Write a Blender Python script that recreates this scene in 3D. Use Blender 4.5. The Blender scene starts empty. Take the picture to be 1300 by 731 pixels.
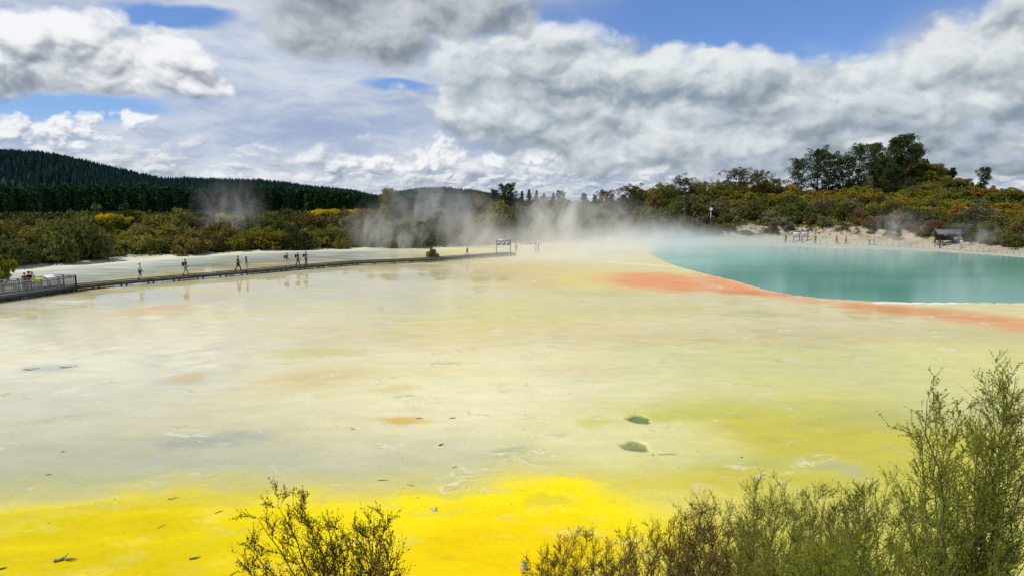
import bpy, bmesh, math, random
import numpy as np
from mathutils import Vector, Matrix

R = math.radians
rng = np.random.default_rng(7)
random.seed(7)
SC = bpy.context.scene
COL = SC.collection

# ------------------------------------------------------------------ camera
CAMH, TH, FPX = 8.5, R(7.23), 867.0
cd = bpy.data.cameras.new('camera')
cam = bpy.data.objects.new('camera', cd)
COL.objects.link(cam)
cam.location = (0, 0, CAMH)
cam.rotation_euler = (R(90) - TH, 0, 0)
cd.lens, cd.sensor_width, cd.sensor_fit = 24.01, 36.0, 'HORIZONTAL'
cd.clip_start, cd.clip_end = 0.1, 30000
SC.camera = cam

def ray(px, py):
    a, b = (px - 650) / FPX, (365.5 - py) / FPX
    return np.array([a, math.cos(TH) + b * math.sin(TH), -math.sin(TH) + b * math.cos(TH)])

def gnd(px, py, z=0.0):
    """where the sight line of a photo pixel meets the level z (used to survey the place)"""
    d = ray(px, py)
    t = (z - CAMH) / d[2]
    return np.array([d[0] * t, d[1] * t, z])

def at(px, py, Y):
    d = ray(px, py)
    t = Y / d[1]
    return np.array([d[0] * t, Y, CAMH + d[2] * t])

def skyang(px, py):
    d = ray(px, py)
    d = d / np.linalg.norm(d)
    return math.degrees(math.atan2(d[0], d[1])), math.degrees(math.asin(d[2]))

# ------------------------------------------------------------------ helpers
def tag(o, label=None, cat=None, group=None, kind=None):
    if label: o['label'] = label
    if cat: o['category'] = cat
    if group: o['group'] = group
    if kind: o['kind'] = kind
    return o

def link(name, me, mat=None, parent=None, loc=None):
    o = bpy.data.objects.new(name, me)
    COL.objects.link(o)
    if mat is not None:
        for m in (mat if isinstance(mat, (list, tuple)) else [mat]):
            me.materials.append(m)
    if parent is not None: o.parent = parent
    if loc is not None: o.location = loc
    return o

def empty(name, loc=(0, 0, 0), rz=0.0):
    o = bpy.data.objects.new(name, None)
    COL.objects.link(o)
    o.location = loc
    o.rotation_euler = (0, 0, rz)
    o.empty_display_size = 0.3
    return o

def npmesh(name, V, F, tint=None, matidx=None, smooth=False, vattr=None):
    V = np.asarray(V, dtype=np.float32); F = np.asarray(F, dtype=np.int32)
    me = bpy.data.meshes.new(name)
    n, m, k = len(V), len(F), F.shape[1]
    me.vertices.add(n); me.vertices.foreach_set('co', V.ravel())
    me.loops.add(m * k); me.loops.foreach_set('vertex_index', F.ravel())
    me.polygons.add(m)
    me.polygons.foreach_set('loop_start', np.arange(0, m * k, k, dtype=np.int32))
    me.polygons.foreach_set('loop_total', np.full(m, k, dtype=np.int32))
    if matidx is not None:
        me.polygons.foreach_set('material_index', np.asarray(matidx, dtype=np.int32))
    if smooth:
        me.polygons.foreach_set('use_smooth', np.ones(m, dtype=bool))
    me.update(calc_edges=True)
    if tint is not None:
        a = me.attributes.new('tint', 'FLOAT', 'FACE'); a.data.foreach_set('value', np.asarray(tint, dtype=np.float32))
    for kname, val in (vattr or {}).items():
        a = me.attributes.new(kname, 'FLOAT', 'POINT'); a.data.foreach_set('value', np.asarray(val, dtype=np.float32))
    return me

def norm(v):
    return v / np.maximum(np.linalg.norm(v, axis=-1, keepdims=True), 1e-9)

def perp(v):
    """a random unit vector at right angles to each row of v"""
    r = rng.normal(size=v.shape)
    r -= v * np.sum(r * v, axis=-1, keepdims=True)
    return norm(r)

def segs_mesh(P0, P1, r0, r1, sides=4):
    P0 = np.asarray(P0, float); P1 = np.asarray(P1, float)
    n = len(P0)
    d = norm(P1 - P0)
    ref = np.where(np.abs(d[:, 2:3]) < 0.9, np.array([[0, 0, 1.0]]), np.array([[1.0, 0, 0]]))
    u = norm(np.cross(d, ref)); w = np.cross(d, u)
    r0 = np.broadcast_to(r0, (n,)).reshape(n, 1, 1); r1 = np.broadcast_to(r1, (n,)).reshape(n, 1, 1)
    a = np.arange(sides) * 2 * np.pi / sides
    ring = u[:, None, :] * np.cos(a)[None, :, None] + w[:, None, :] * np.sin(a)[None, :, None]
    V = np.concatenate([P0[:, None] + ring * r0, P1[:, None] + ring * r1], axis=1).reshape(-1, 3)
    b = (np.arange(n) * 2 * sides)[:, None]
    i = np.arange(sides)[None]; j = (np.arange(sides)[None] + 1) % sides
    F = np.stack([b + i, b + j, b + sides + j, b + sides + i], axis=-1).reshape(-1, 4)
    return V, F

def leaf_quads(P, D, N, L, W):
    """leaf shaped quads: base P, along D, blade normal N"""
    n = len(P)
    S = norm(np.cross(D, N))
    L = np.broadcast_to(L, (n,))[:, None]; W = np.broadcast_to(W, (n,))[:, None]
    N = norm(np.cross(S, D))
    V = np.stack([P, P + D * L * 0.5 + S * W * .5 + N * W * .12, P + D * L, P + D * L * 0.5 - S * W * .5 + N * W * .12], axis=1).reshape(-1, 3)
    return V, np.arange(4 * n, dtype=np.int32).reshape(n, 4)

def cat_parts(parts):
    Vs, Fs, off = [], [], 0
    for V, F in parts:
        Vs.append(V); Fs.append(F + off); off += len(V)
    return np.concatenate(Vs), np.concatenate(Fs)

class Box:
    """collects boxes and bars, builds ONE mesh object"""
    def __init__(self): self.V = []; self.F = []; self.n = 0
    def add(self, V, F):
        self.V.append(np.asarray(V, float)); self.F.append(np.asarray(F) + self.n); self.n += len(V)
    def bar(self, p, q, w, h, up=(0, 0, 1)):
        p, q, up = np.array(p, float), np.array(q, float), np.array(up, float)
        d = (q - p) / np.linalg.norm(q - p)
        s = np.cross(d, up)
        if np.linalg.norm(s) < 1e-4: s = np.cross(d, np.array([0, 1.0, 0]))
        s /= np.linalg.norm(s); u = np.cross(s, d)
        V = [e + s * a * w / 2 + u * b * h / 2 for e in (p, q) for a, b in ((-1, -1), (1, -1), (1, 1), (-1, 1))]
        F = [(0, 1, 2, 3), (7, 6, 5, 4), (0, 4, 5, 1), (1, 5, 6, 2), (2, 6, 7, 3), (3, 7, 4, 0)]
        self.add(V, F)
    def build(self, name, mat, parent=None, bev=0.0):
        me = npmesh(name, np.concatenate(self.V), np.concatenate(self.F))
        o = link(name, me, mat, parent)
        if bev:
            m = o.modifiers.new('bevel', 'BEVEL'); m.width = bev; m.segments = 2
        return o

# ------------------------------------------------------------------ node helper
class NT:
    def __init__(self, tree): self.t = tree; self.n = tree.nodes; self.l = tree.links
    def _in(self, sock, v):
        if v is None: return
        if isinstance(v, bpy.types.NodeSocket): self.l.new(v, sock)
        else:
            try: sock.default_value = v
            except Exception: sock.default_value = tuple(v) + (1,) if len(v) == 3 else v
    def node(self, typ, **kw):
        n = self.n.new(typ)
        for k, v in kw.items(): setattr(n, k, v)
        return n
    def m(self, op, a, b=None, c=None, clamp=False):
        n = self.n.new('ShaderNodeMath'); n.operation = op; n.use_clamp = clamp
        self._in(n.inputs[0], a); self._in(n.inputs[1], b)
        if c is not None: self._in(n.inputs[2], c)
        return n.outputs[0]
    def add(self, a, b): return self.m('ADD', a, b)
    def sub(self, a, b): return self.m('SUBTRACT', a, b)
    def mul(self, a, b): return self.m('MULTIPLY', a, b)
    def mx(self, a, b): return self.m('MAXIMUM', a, b)
    def mn(self, a, b): return self.m('MINIMUM', a, b)
    def vm(self, op, a, b=None, out=0):
        n = self.n.new('ShaderNodeVectorMath'); n.operation = op
        self._in(n.inputs[0], a)
        if b is not None:
            self._in(n.inputs[3] if op == 'SCALE' else n.inputs[1], b)
        return n.outputs['Value'] if op in ('LENGTH', 'DOT_PRODUCT', 'DISTANCE') else n.outputs[0]
    def ss(self, x, a, b, to0=0.0, to1=1.0, smooth=True):
        n = self.n.new('ShaderNodeMapRange'); n.interpolation_type = 'SMOOTHSTEP' if smooth else 'LINEAR'
        n.clamp = True
        self._in(n.inputs['Value'], x)
        if a <= b:
            v = (a, b, to0, to1)
        else:
            v = (b, a, to1, to0)
        for i, q in zip(('From Min', 'From Max', 'To Min', 'To Max'), v): n.inputs[i].default_value = q
        return n.outputs['Result']
    def noise(self, vec, scale, detail=4, rough=0.55, lac=2.0, dist=0.0, out='Fac', w=None):
        n = self.n.new('ShaderNodeTexNoise')
        if w is not None:
            n.noise_dimensions = '4D'; n.inputs['W'].default_value = w
        self._in(n.inputs['Vector'], vec)
        n.inputs['Scale'].default_value = scale; n.inputs['Detail'].default_value = detail
        n.inputs['Roughness'].default_value = rough; n.inputs['Lacunarity'].default_value = lac
        n.inputs['Distortion'].default_value = dist
        return n.outputs[out]
    def mix(self, f, a, b, blend='MIX'):
        n = self.n.new('ShaderNodeMix'); n.data_type = 'RGBA'; n.blend_type = blend
        self._in(n.inputs[0], f); self._in(n.inputs[6], a); self._in(n.inputs[7], b)
        return n.outputs[2]
    def comb(self, x, y, z):
        n = self.n.new('ShaderNodeCombineXYZ')
        for i, v in enumerate((x, y, z)): self._in(n.inputs[i], v)
        return n.outputs[0]
    def sep(self, v):
        n = self.n.new('ShaderNodeSeparateXYZ'); self._in(n.inputs[0], v)
        return n.outputs
    def attr(self, name):
        n = self.n.new('ShaderNodeAttribute'); n.attribute_name = name
        return n.outputs['Fac']

def newmat(name):
    m = bpy.data.materials.new(name); m.use_nodes = True
    t = NT(m.node_tree)
    b = m.node_tree.nodes['Principled BSDF']
    return m, t, b

def rgb(r, g, b):
    """sRGB 0..255 to linear"""
    return tuple((c / 255 / 12.92) if c / 255 <= .04045 else ((c / 255 + .055) / 1.055) ** 2.4 for c in (r, g, b))

def plain(name, col, rough=.7, var=.25, scale=6.0, spec=.3, stretch=(1, 1, 1), bump=0.0):
    m, t, b = newmat(name)
    co = t.node('ShaderNodeTexCoord').outputs['Object']
    v = t.vm('MULTIPLY', co, stretch)
    f = t.noise(v, scale, 6, .62)
    f2 = t.noise(v, scale * 9, 3, .6)
    k = t.add(t.mul(t.sub(f, .5), var * 2.4), t.mul(t.sub(f2, .5), var * .9))
    k = t.add(k, 1.0)
    c = t.vm('SCALE', col, k)
    t.l.new(c, b.inputs['Base Color'])
    b.inputs['Roughness'].default_value = rough
    b.inputs['Specular IOR Level'].default_value = spec
    if bump:
        bn = t.node('ShaderNodeBump'); bn.inputs['Strength'].default_value = bump
        t.l.new(f2, bn.inputs['Height']); t.l.new(bn.outputs[0], b.inputs['Normal'])
    return m

def leafmat(name, c0, c1, c2=None, trans=.35, objvar=.5, rough=.6, spec=.05):
    """foliage: colour runs c0..c1 with each leaf's own tint and with each plant's own shade"""
    m, t, b = newmat(name)
    tint = t.attr('tint')
    col = t.mix(tint, c0 + (1,), c1 + (1,))
    rnd = t.node('ShaderNodeObjectInfo').outputs['Random']
    if c2 is not None:
        col = t.mix(t.ss(rnd, .45, 1.0, 0, .85), col, t.mix(tint, tuple(x * .6 for x in c2) + (1,), tuple(x * 1.25 for x in c2) + (1,)))
    k = t.add(t.mul(t.m('FRACT', t.mul(rnd, 7.31)), objvar), 1 - objvar / 2)
    col = t.vm('SCALE', col, k)
    t.l.new(col, b.inputs['Base Color'])
    b.inputs['Roughness'].default_value = rough
    b.inputs['Specular IOR Level'].default_value = spec
    tr = t.node('ShaderNodeBsdfTranslucent')
    t.l.new(t.vm('MULTIPLY', col, (1.25, 1.2, .6)), tr.inputs['Color'])
    mx = t.node('ShaderNodeMixShader'); mx.inputs[0].default_value = trans
    t.l.new(b.outputs[0], mx.inputs[1]); t.l.new(tr.outputs[0], mx.inputs[2])
    t.l.new(mx.outputs[0], m.node_tree.nodes['Material Output'].inputs['Surface'])
    return m

# ------------------------------------------------------------------ light
SUN_AZ, SUN_EL = R(-110), R(57)       # high sun from the left of the view
SD = np.array([math.sin(SUN_AZ) * math.cos(SUN_EL), math.cos(SUN_AZ) * math.cos(SUN_EL), math.sin(SUN_EL)])
sl = bpy.data.lights.new('sun', 'SUN'); sl.energy = 4.2; sl.angle = R(.53); sl.color = (1, .95, .87)
so = bpy.data.objects.new('sun', sl); COL.objects.link(so)
so.rotation_euler = Vector(-SD).to_track_quat('-Z', 'Y').to_euler()
so.location = tuple(SD * 300)

SC.view_settings.view_transform = 'Standard'
SC.view_settings.look = 'None'
SC.view_settings.exposure = EXPOSURE = 0.0
SC.view_settings.gamma = 1.0
SC.view_settings.use_curve_mapping = False

# ------------------------------------------------------------------ sky
def build_world():
    w = bpy.data.worlds.new('World'); SC.world = w; w.use_nodes = True
    t = NT(w.node_tree)
    bg = w.node_tree.nodes['Background']
    sky = t.node('ShaderNodeTexSky'); sky.sky_type = 'NISHITA'; sky.sun_disc = False
    sky.sun_elevation = SUN_EL; sky.sun_rotation = SUN_AZ; sky.altitude = 350; sky.dust_density = .6; sky.ozone_density = 2.5
    skycol = t.vm('MULTIPLY', sky.outputs[0], (.80, .97, 1.32))
    d = t.node('ShaderNodeTexCoord').outputs['Generated']
    X, Y, Z = t.sep(d)
    az = t.mul(t.m('ARCTAN2', X, Y), 180 / math.pi)
    el = t.mul(t.m('ARCSINE', Z), 180 / math.pi)
    P = t.comb(az, t.mul(el, 1.35), 0.0)
    Wp = t.noise(P, .16, 3, .55, out='Color')
    Pw = t.vm('ADD', P, t.vm('SCALE', t.vm('SUBTRACT', Wp, (.5, .5, .5)), 3.2))
    LO = (-.45, 1.05, 0)     # which way in the sky the light comes from
    def blobs(vec, lst):
        x, y, _ = t.sep(vec)
        best = None
        for (px, py, rx, ru, rd) in lst:
            a, e = skyang(px, py); e *= 1.35
            k = .0655
            dx = t.mul(t.sub(x, a), 1 / (rx * k))
            dy = t.sub(y, e)
            dyy = t.mx(t.mul(dy, 1 / (ru * k * 1.35)), t.mul(dy, -1 / (rd * k * 1.35)))
            v = t.sub(1.0, t.add(t.mul(dx, dx), t.mul(dyy, dyy)))
            best = v if best is None else t.m('SMOOTH_MAX', best, v, .35)
        return t.mx(best, -1.5)
    def layer(under, vec, lst, scale, amp, t0, t1, white, grey, kshade, kdeep, seed, maxa=1.0, base=None, step=1.0, rough=.58, kv=.45, mid=.66, puff=0.0):
        p2 = t.vm('ADD', vec, (seed * 13.1, seed * 7.7, seed * 3.3))
        n = t.noise(p2, scale, 9, rough)
        nl = t.noise(p2, scale, 4, .5)
        n2 = t.noise(t.vm('ADD', p2, tuple(c * step for c in LO)), scale, 4, .5)
        b = blobs(vec, lst) if lst else base
        dens = t.add(b, t.mul(t.sub(n, .5), amp))
        a = t.mul(t.ss(dens, t0, t1), maxa)
        sh = t.add(t.mul(t.sub(nl, n2), kshade), mid)
        if lst and kv:
            b2 = blobs(t.vm('ADD', vec, (-.5, 1.5, 0)), lst)
            sh = t.sub(sh, t.mul(t.mx(t.mn(t.sub(b2, b), .7), -.7), kv))
        deep = t.mul(t.ss(dens, t0 + .3, t0 + 1.7), kdeep)
        fine = t.mul(t.sub(n, nl), 1.3)
        if puff:
            pw = t.vm('ADD', p2, t.vm('SCALE', t.vm('SUBTRACT', t.noise(p2, scale * 2.6, 3, .6, out='Color'), (.5, .5, .5)), .9 / scale * .22))
            def vor(v):
                q = t.node('ShaderNodeTexVoronoi'); q.feature = 'F1'; t._in(q.inputs['Vector'], v)
                q.inputs['Scale'].default_value = scale * 2.1; q.inputs['Detail'].default_value = 1.0; q.inputs['Roughness'].default_value = .55
                return q.outputs['Distance']
            v0 = vor(pw); v1 = vor(t.vm('ADD', pw, tuple(c * step * .38 for c in LO)))
            sh = t.add(sh, t.mul(t.sub(v1, v0), puff))
            sh = t.sub(sh, t.mul(t.sub(v0, .45), puff * .35))
            a = t.mul(t.ss(t.sub(dens, t.mul(t.sub(v0, .45), .4)), t0, t1), maxa)
        s = t.ss(t.add(t.sub(sh, deep), fine), -.05, 1.05)
        c = t.mix(s, grey + (1,), white + (1,))
        return t.mix(a, under, c)
    K = 10.0 / (2 ** EXPOSURE)
    def C(r, g, b): return tuple(v * K for v in rgb(r, g, b))
    # high thin veil
    veil = t.noise(t.vm('MULTIPLY', Pw, (.55, 1.5, 1)), .13, 8, .62)
    hole = blobs(Pw, [(50, 130, 110, 14, 16), (-10, 56, 40, 24, 20), (700, 152, 46, 10, 10), (980, 20, 340, 40, 34), (505, 106, 40, 8, 8), (215, 20, 60, 14, 10), (505, 106, 40, 8, 8)])
    vb = blobs(Pw, [(330, 110, 420, 130, 130), (120, 60, 300, 90, 60), (640, 200, 900, 60, 300), (560, 90, 240, 140, 90), (1250, 230, 500, 120, 200), (1290, 20, 120, 60, 60)])
    va = t.ss(t.add(vb, t.mul(t.sub(veil, .5), 2.6)), -.75, .55, 0, .93)
    va = t.mul(va, t.ss(t.add(hole, t.mul(t.sub(veil, .5), 3.0)), .75, -.75))
    out = t.mix(va, skycol, t.mix(t.ss(veil, .35, .65), C(160, 176, 206) + (1,), C(216, 222, 231) + (1,)))
    # rows of far cumulus toward the horizon
    Ph = t.vm('ADD', P, t.vm('SCALE', t.vm('SUBTRACT', Wp, (.5, .5, .5)), 1.0))
    Pl = t.vm('MULTIPLY', Ph, (1.0, 1.5, 1))
    eb = t.sub(t.mul(t.ss(el, 8.5, 2.0), 1.7), 1.45)
    out = layer(out, Pl, None, .26, 3.6, -.25, .35, C(238, 240, 243), C(156, 168, 186), 3.8, .1, 1, .95, base=eb, step=.9, mid=.54)
    ebm = t.sub(t.mul(t.ss(el, 6.5, 1.2), 1.7), 1.40)
    out = layer(out, Pl, None, .46, 3.6, -.2, .3, C(232, 236, 240), C(150, 163, 184), 3.6, .1, 8, .92, base=ebm, step=.6, mid=.52, puff=.55)
    ebl = t.sub(t.mul(t.ss(el, 3.4, .2), 1.7), 1.35)
    out = layer(out, Pl, None, .85, 3.2, -.25, .3, C(214, 220, 227), C(148, 163, 186), 3.2, .1, 4, .9, base=ebl, step=.35, mid=.55)
    # single lit cumulus heads low in the middle
    out = layer(out, Pw, [(560, 200, 42, 26, 14), (625, 205, 20, 14, 12), (480, 207, 60, 12, 10), (700, 200, 60, 16, 12), (165, 148, 24, 12, 10), (60, 165, 110, 22, 20)],
                .55, 3.6, -.05, .75, C(246, 248, 250), C(160, 171, 186), 2.8, .1, 2, .95, step=.6, kv=.5, mid=.66, puff=.55)
    # the long bank on the right
    out = layer(out, Pw, [(690, 80, 170, 52, 110), (790, 85, 120, 36, 90), (880, 98, 120, 36, 80), (640, 130, 120, 60, 60), (980, 125, 200, 50, 90), (1120, 105, 120, 44, 110), (1230, 85, 110, 56, 120), (1010, 180, 420, 50, 46), (1240, 190, 260, 60, 34), (1320, 60, 100, 66, 80)],
                .21, 2.1, -.18, .45, C(230, 235, 237), C(132, 148, 162), 1.9, .10, 3, .98, step=1.7, kv=.46, mid=.54, puff=.24)
    out = layer(out, Pw, [(1180, 130, 100, 22, 26), (1120, 120, 70, 18, 26), (820, 85, 90, 24, 30), (880, 185, 120, 22, 24), (1240, 70, 80, 30, 40), (730, 45, 60, 22, 22), (600, 90, 50, 22, 20), (960, 90, 70, 20, 26)],
                .36, 2.8, .0, .9, C(234, 238, 240), C(150, 164, 176), 2.2, .1, 9, .6, step=.9, kv=.55, mid=.56)
    out = layer(out, Pw, [(1230, 205, 150, 18, 14), (1120, 168, 90, 12, 12), (960, 150, 110, 14, 14), (1010, 205, 160, 12, 12), (1290, 165, 70, 18, 16)],
                .33, 2.6, -.1, .9, C(196, 205, 216), C(128, 142, 162), 2.6, .1, 11, .8, step=.9, kv=.3, mid=.45)
    # big bright cloud upper left
    out = layer(out, Pw, [(95, 62, 105, 46, 48), (195, 76, 66, 38, 36), (20, 92, 70, 40, 26), (245, 106, 42, 16, 20), (150, 100, 105, 34, 22), (-50, 92, 80, 40, 30), (30, 40, 60, 24, 30)],
                .27, 2.0, -.15, .5, C(246, 248, 250), C(134, 147, 161), 2.0, .08, 5, .98, step=1.4, kv=.60, mid=.68, puff=.3)
    # grey cloud upper middle
    out = layer(out, Pw, [(425, 40, 90, 50, 38), (500, 58, 58, 40, 28), (540, 22, 95, 50, 24), (620, 10, 66, 40, 32), (420, -30, 170, 60, 50), (665, 28, 22, 20, 20)],
                .26, 1.9, -.3, .85, C(205, 210, 215), C(124, 135, 145), 2.2, .26, 6, .95, step=1.4, kv=.22, mid=.64)
    # everything else of the sky, beyond the frame
    gen = t.noise(P, .045, 7, .6)
    hi = t.ss(el, 19, 30)
    side = t.ss(t.m('ABSOLUTE', az), 46, 60)
    away = t.mx(hi, side)
    ga = t.mul(t.ss(gen, .42, .58), t.mul(away, .8))
    out = t.mix(ga, out, C(205, 210, 216) + (1,))
    t.l.new(out, bg.inputs['Color'])
    bg.inputs['Strength'].default_value = .1
    w.cycles.sampling_method = 'MANUAL'; w.cycles.sample_map_resolution = 512
build_world()
# ------------------------------------------------------------------ terrain
def azpx(x, y):
    """bearing from the lookout, as a table coordinate"""
    yy = np.maximum(y, 1e-3)
    return 650 + 874 * np.clip(x / yy, -1.6, 1.6)

def vnoise(x, y, f, seed):
    """smooth value noise in numpy"""
    x = np.asarray(x) * f + seed * 17.3; y = np.asarray(y) * f + seed * 9.1
    xi, yi = np.floor(x).astype(np.int64), np.floor(y).astype(np.int64)
    fx, fy = x - xi, y - yi
    fx, fy = fx * fx * (3 - 2 * fx), fy * fy * (3 - 2 * fy)
    def h(i, j):
        n = (i * 374761393 + j * 668265263 + seed * 1274126177) & 0xffffffff
        n = ((n ^ (n >> 13)) * 1274126177) & 0xffffffff
        return ((n ^ (n >> 16)) & 0xffff) / 65535.0
    return (h(xi, yi) * (1 - fx) + h(xi + 1, yi) * fx) * (1 - fy) + (h(xi, yi + 1) * (1 - fx) + h(xi + 1, yi + 1) * fx) * fy

def fbm(x, y, f, seed, oct=4):
    s, a, t = 0, 1.0, 0
    for o in range(oct):
        s = s + a * vnoise(x, y, f * 2 ** o, seed + o); t += a; a *= .5
    return s / t

BASE_P = [-500, -60, 0, 100, 200, 330, 450, 560, 640, 740, 850, 950, 1060, 1130, 1200, 1300, 1800]
BASE_Y = [80, 83, 85, 94, 104, 117, 122, 126, 132, 140, 148, 144, 138, 133, 124, 111, 90]
S_K = np.array([0, 2, 6, 12, 25, 45, 70, 110, 200, 420, 700])
PROF_P = [-500, 0, 100, 330, 560, 640, 740, 870, 950, 1060, 1200, 1300, 1800]
PROF = np.array([
    [0, .3, .8, 1.6, 2.6, 3.4, 3.4, 3.0, 2.0, 0, 0],      # -500
    [0, .3, .8, 1.6, 2.6, 3.4, 3.4, 3.0, 2.0, 0, 0],      # 0
    [0, .2, .6, 1.2, 2.0, 2.8, 3.0, 3.0, 2.0, 0, 0],      # 100
    [0, .2, .5, 1.0, 1.6, 2.2, 2.6, 3.0, 2.0, 0, 0],      # 330
    [0, .2, .6, 1.3, 2.2, 3.2, 4.2, 4.0, 3.0, 0, 0],      # 560
    [0, .3, .8, 1.8, 3.4, 4.8, 5.5, 5.5, 4.0, 0, 0],      # 640
    [0, .4, 1.2, 2.4, 4.0, 5.4, 6.0, 5.5, 4.0, 0, 0],     # 740
    [0, .6, 1.9, 3.6, 6.4, 8.8, 9.6, 9.0, 6.0, 0, 0],     # 870
    [0, .9, 3.2, 4.9, 8.2, 10.9, 11.6, 10, 6.0, 0, 0],    # 950
    [0, 1.2, 4.0, 5.0, 7.2, 8.8, 9.3, 9, 6.0, 0, 0],   # 1060
    [0, .7, 2.4, 3.6, 6.0, 8.4, 9.3, 9, 6.0, 0, 0],    # 1200
    [0, .4, 1.4, 2.8, 5.4, 8.2, 9.6, 9, 6.0, 0, 0],    # 1300
    [0, .4, 1.4, 2.8, 5.4, 8.2, 9.6, 9, 6.0, 0, 0]], float)

def base_y(p): return np.interp(p, BASE_P, BASE_Y)

# the teal pool: surveyed outline on the ground
POOLP = [(826, 322), (838, 329), (856, 336.5), (874, 342), (896, 348), (930, 356), (965, 366), (1000, 373.5), (1050, 379.5), (1100, 382), (1150, 384),
         (1220, 384.5), (1300, 385), (1430, 386), (1480, 360), (1420, 337), (1300, 327), (1220, 321), (1130, 317), (1050, 315), (980, 312), (900, 312), (872, 313.5), (842, 316), (829, 319)]
POOL = np.array([gnd(px, py, -.03)[:2] for px, py in POOLP])
def smooth_poly(P, n=6):
    out = []
    for i in range(len(P)):
        p0, p1, p2, p3 = P[i - 1], P[i], P[(i + 1) % len(P)], P[(i + 2) % len(P)]
        for k in range(n):
            t = k / n
            out.append(.5 * ((2 * p1) + (-p0 + p2) * t + (2 * p0 - 5 * p1 + 4 * p2 - p3) * t * t + (-p0 + 3 * p1 - 3 * p2 + p3) * t ** 3))
    return np.array(out)
POOL = smooth_poly(POOL)

def poly_sd(x, y, poly):
    """signed distance, negative inside"""
    shp = np.shape(x)
    x = np.ravel(x); y = np.ravel(y)
    out = np.full(x.shape, 1e6); inside = np.zeros(x.shape, bool)
    lo, hi = poly.min(0) - 12, poly.max(0) + 12
    sel = (x > lo[0]) & (x < hi[0]) & (y > lo[1]) & (y < hi[1])
    xs, ys = x[sel], y[sel]
    d = np.full(xs.shape, 1e6); ins = np.zeros(xs.shape, bool)
    for i in range(len(poly)):
        a, b = poly[i - 1], poly[i]
        e = b - a
        t = np.clip(((xs - a[0]) * e[0] + (ys - a[1]) * e[1]) / max(e @ e, 1e-9), 0, 1)
        d = np.minimum(d, np.hypot(xs - a[0] - t * e[0], ys - a[1] - t * e[1]))
        c = (a[1] > ys) != (b[1] > ys)
        with np.errstate(divide='ignore', invalid='ignore'):
            xx = (b[0] - a[0]) * (ys - a[1]) / (b[1] - a[1]) + a[0]
        ins ^= c & (xs < xx)
    out[sel] = np.where(ins, -d, d)
    return out.reshape(shp)

PITS = [(*gnd(811, 532)[:2], .42, .54, .22), (*gnd(806, 566)[:2], .47, .56, .09)]
MOUND = np.array([(1146 - 650) / 874 * 224, 224.0])

def height(x, y, full=False):
    x = np.asarray(x, float); y = np.asarray(y, float)
    p = azpx(x, y)
    s = y - base_y(p) + 3.0 * (fbm(x, y, .09, 3, 3) - .5) * np.clip((y - 60) / 20, 0, 1)
    prof = np.zeros_like(s)
    ip = np.clip(np.searchsorted(PROF_P, p) - 1, 0, len(PROF_P) - 2)
    PP = np.array(PROF_P, float)
    f = np.clip((p - PP[ip]) / (PP[ip + 1] - PP[ip]), 0, 1)
    cols = np.stack([np.interp(s, S_K, PROF[k]) for k in range(len(PROF_P))])
    flat = cols.reshape(len(PROF_P), -1); ii = ip.ravel(); ar = np.arange(ii.size)
    prof = (flat[ii, ar] * (1 - f.ravel()) + flat[ii + 1, ar] * f.ravel()).reshape(s.shape)
    prof = np.where(y < 20, 0, prof)
    rough = (fbm(x, y, .12, 11) - .5) * 1.4 * np.clip(s / 10, 0, 1) + (fbm(x, y, .35, 12) - .5) * 1.3 * np.clip(s / 3, 0, 1) * np.clip(1.6 - s / 14, 0, 1)
    h = prof + rough * (y > 20)
    h = h + 11.5 * np.exp(-(((x - MOUND[0]) / 14) ** 2 + ((y - MOUND[1]) / 22) ** 2))
    # sinter terrace: nearly level with very shallow steps
    ter = np.clip(-s / 4, 0, 1) * (y > 8)
    h = h + ter * (.05 * (fbm(x, y, .16, 21) - .5) + .02 * (fbm(x, y, .9, 22) - .5))
    # shelf beyond the boardwalk, pale mound before the platform
    # lookout slope under the camera
    d = np.hypot(x * .35, np.maximum(y, 0))
    sl = 6.8 - .62 * (np.maximum(d, 1) - 1) + (fbm(x, y, .5, 31) - .5) * .5
    sl = np.where(y < 0, 6.8 + (fbm(x, y, .5, 31) - .5) * .5, sl)
    h = np.maximum(h, np.where(y < 30, sl, -9))
    soil = np.clip((s - 1.2) / 2.5, 0, 1) * (y > 20)
    soil = np.maximum(soil, np.clip(sl / .3, 0, 1) * (y < 20))
    sd = poly_sd(x, y, POOL)
    rim = .06 * np.exp(-((sd - .35) / .5) ** 2)
    h = h + rim
    h = np.where(sd < .3, h * np.clip((sd + .6) / .9, 0, 1) - .9 * np.clip((.12 - sd) / 1.6, 0, 1), h)
    pit = np.zeros_like(h)
    for (cx, cy, rx, ry, dep) in PITS:
        wob = .10 * np.sin(3 * np.arctan2(y - cy, x - cx) + cx) + .07 * np.sin(5 * np.arctan2(y - cy, x - cx))
        r = np.hypot((x - cx) / rx, (y - cy) / ry) - wob
        k = np.clip((1.12 - r) / .26, 0, 1); k = k * k * (3 - 2 * k)
        h = h - dep * k
        pit = np.maximum(pit, k * (1.0 if dep > .15 else .42))
    if full:
        bank = np.clip((s - .2) / 1.2, 0, 1) * np.clip((7.5 - s) / 2.5, 0, 1) * np.clip((p - 860) / 60, 0, 1) * (y > 20)
        return h, soil, bank, pit, s, sd
    return h

def H1(x, y): return float(height(np.array([x]), np.array([y]))[0])

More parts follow.
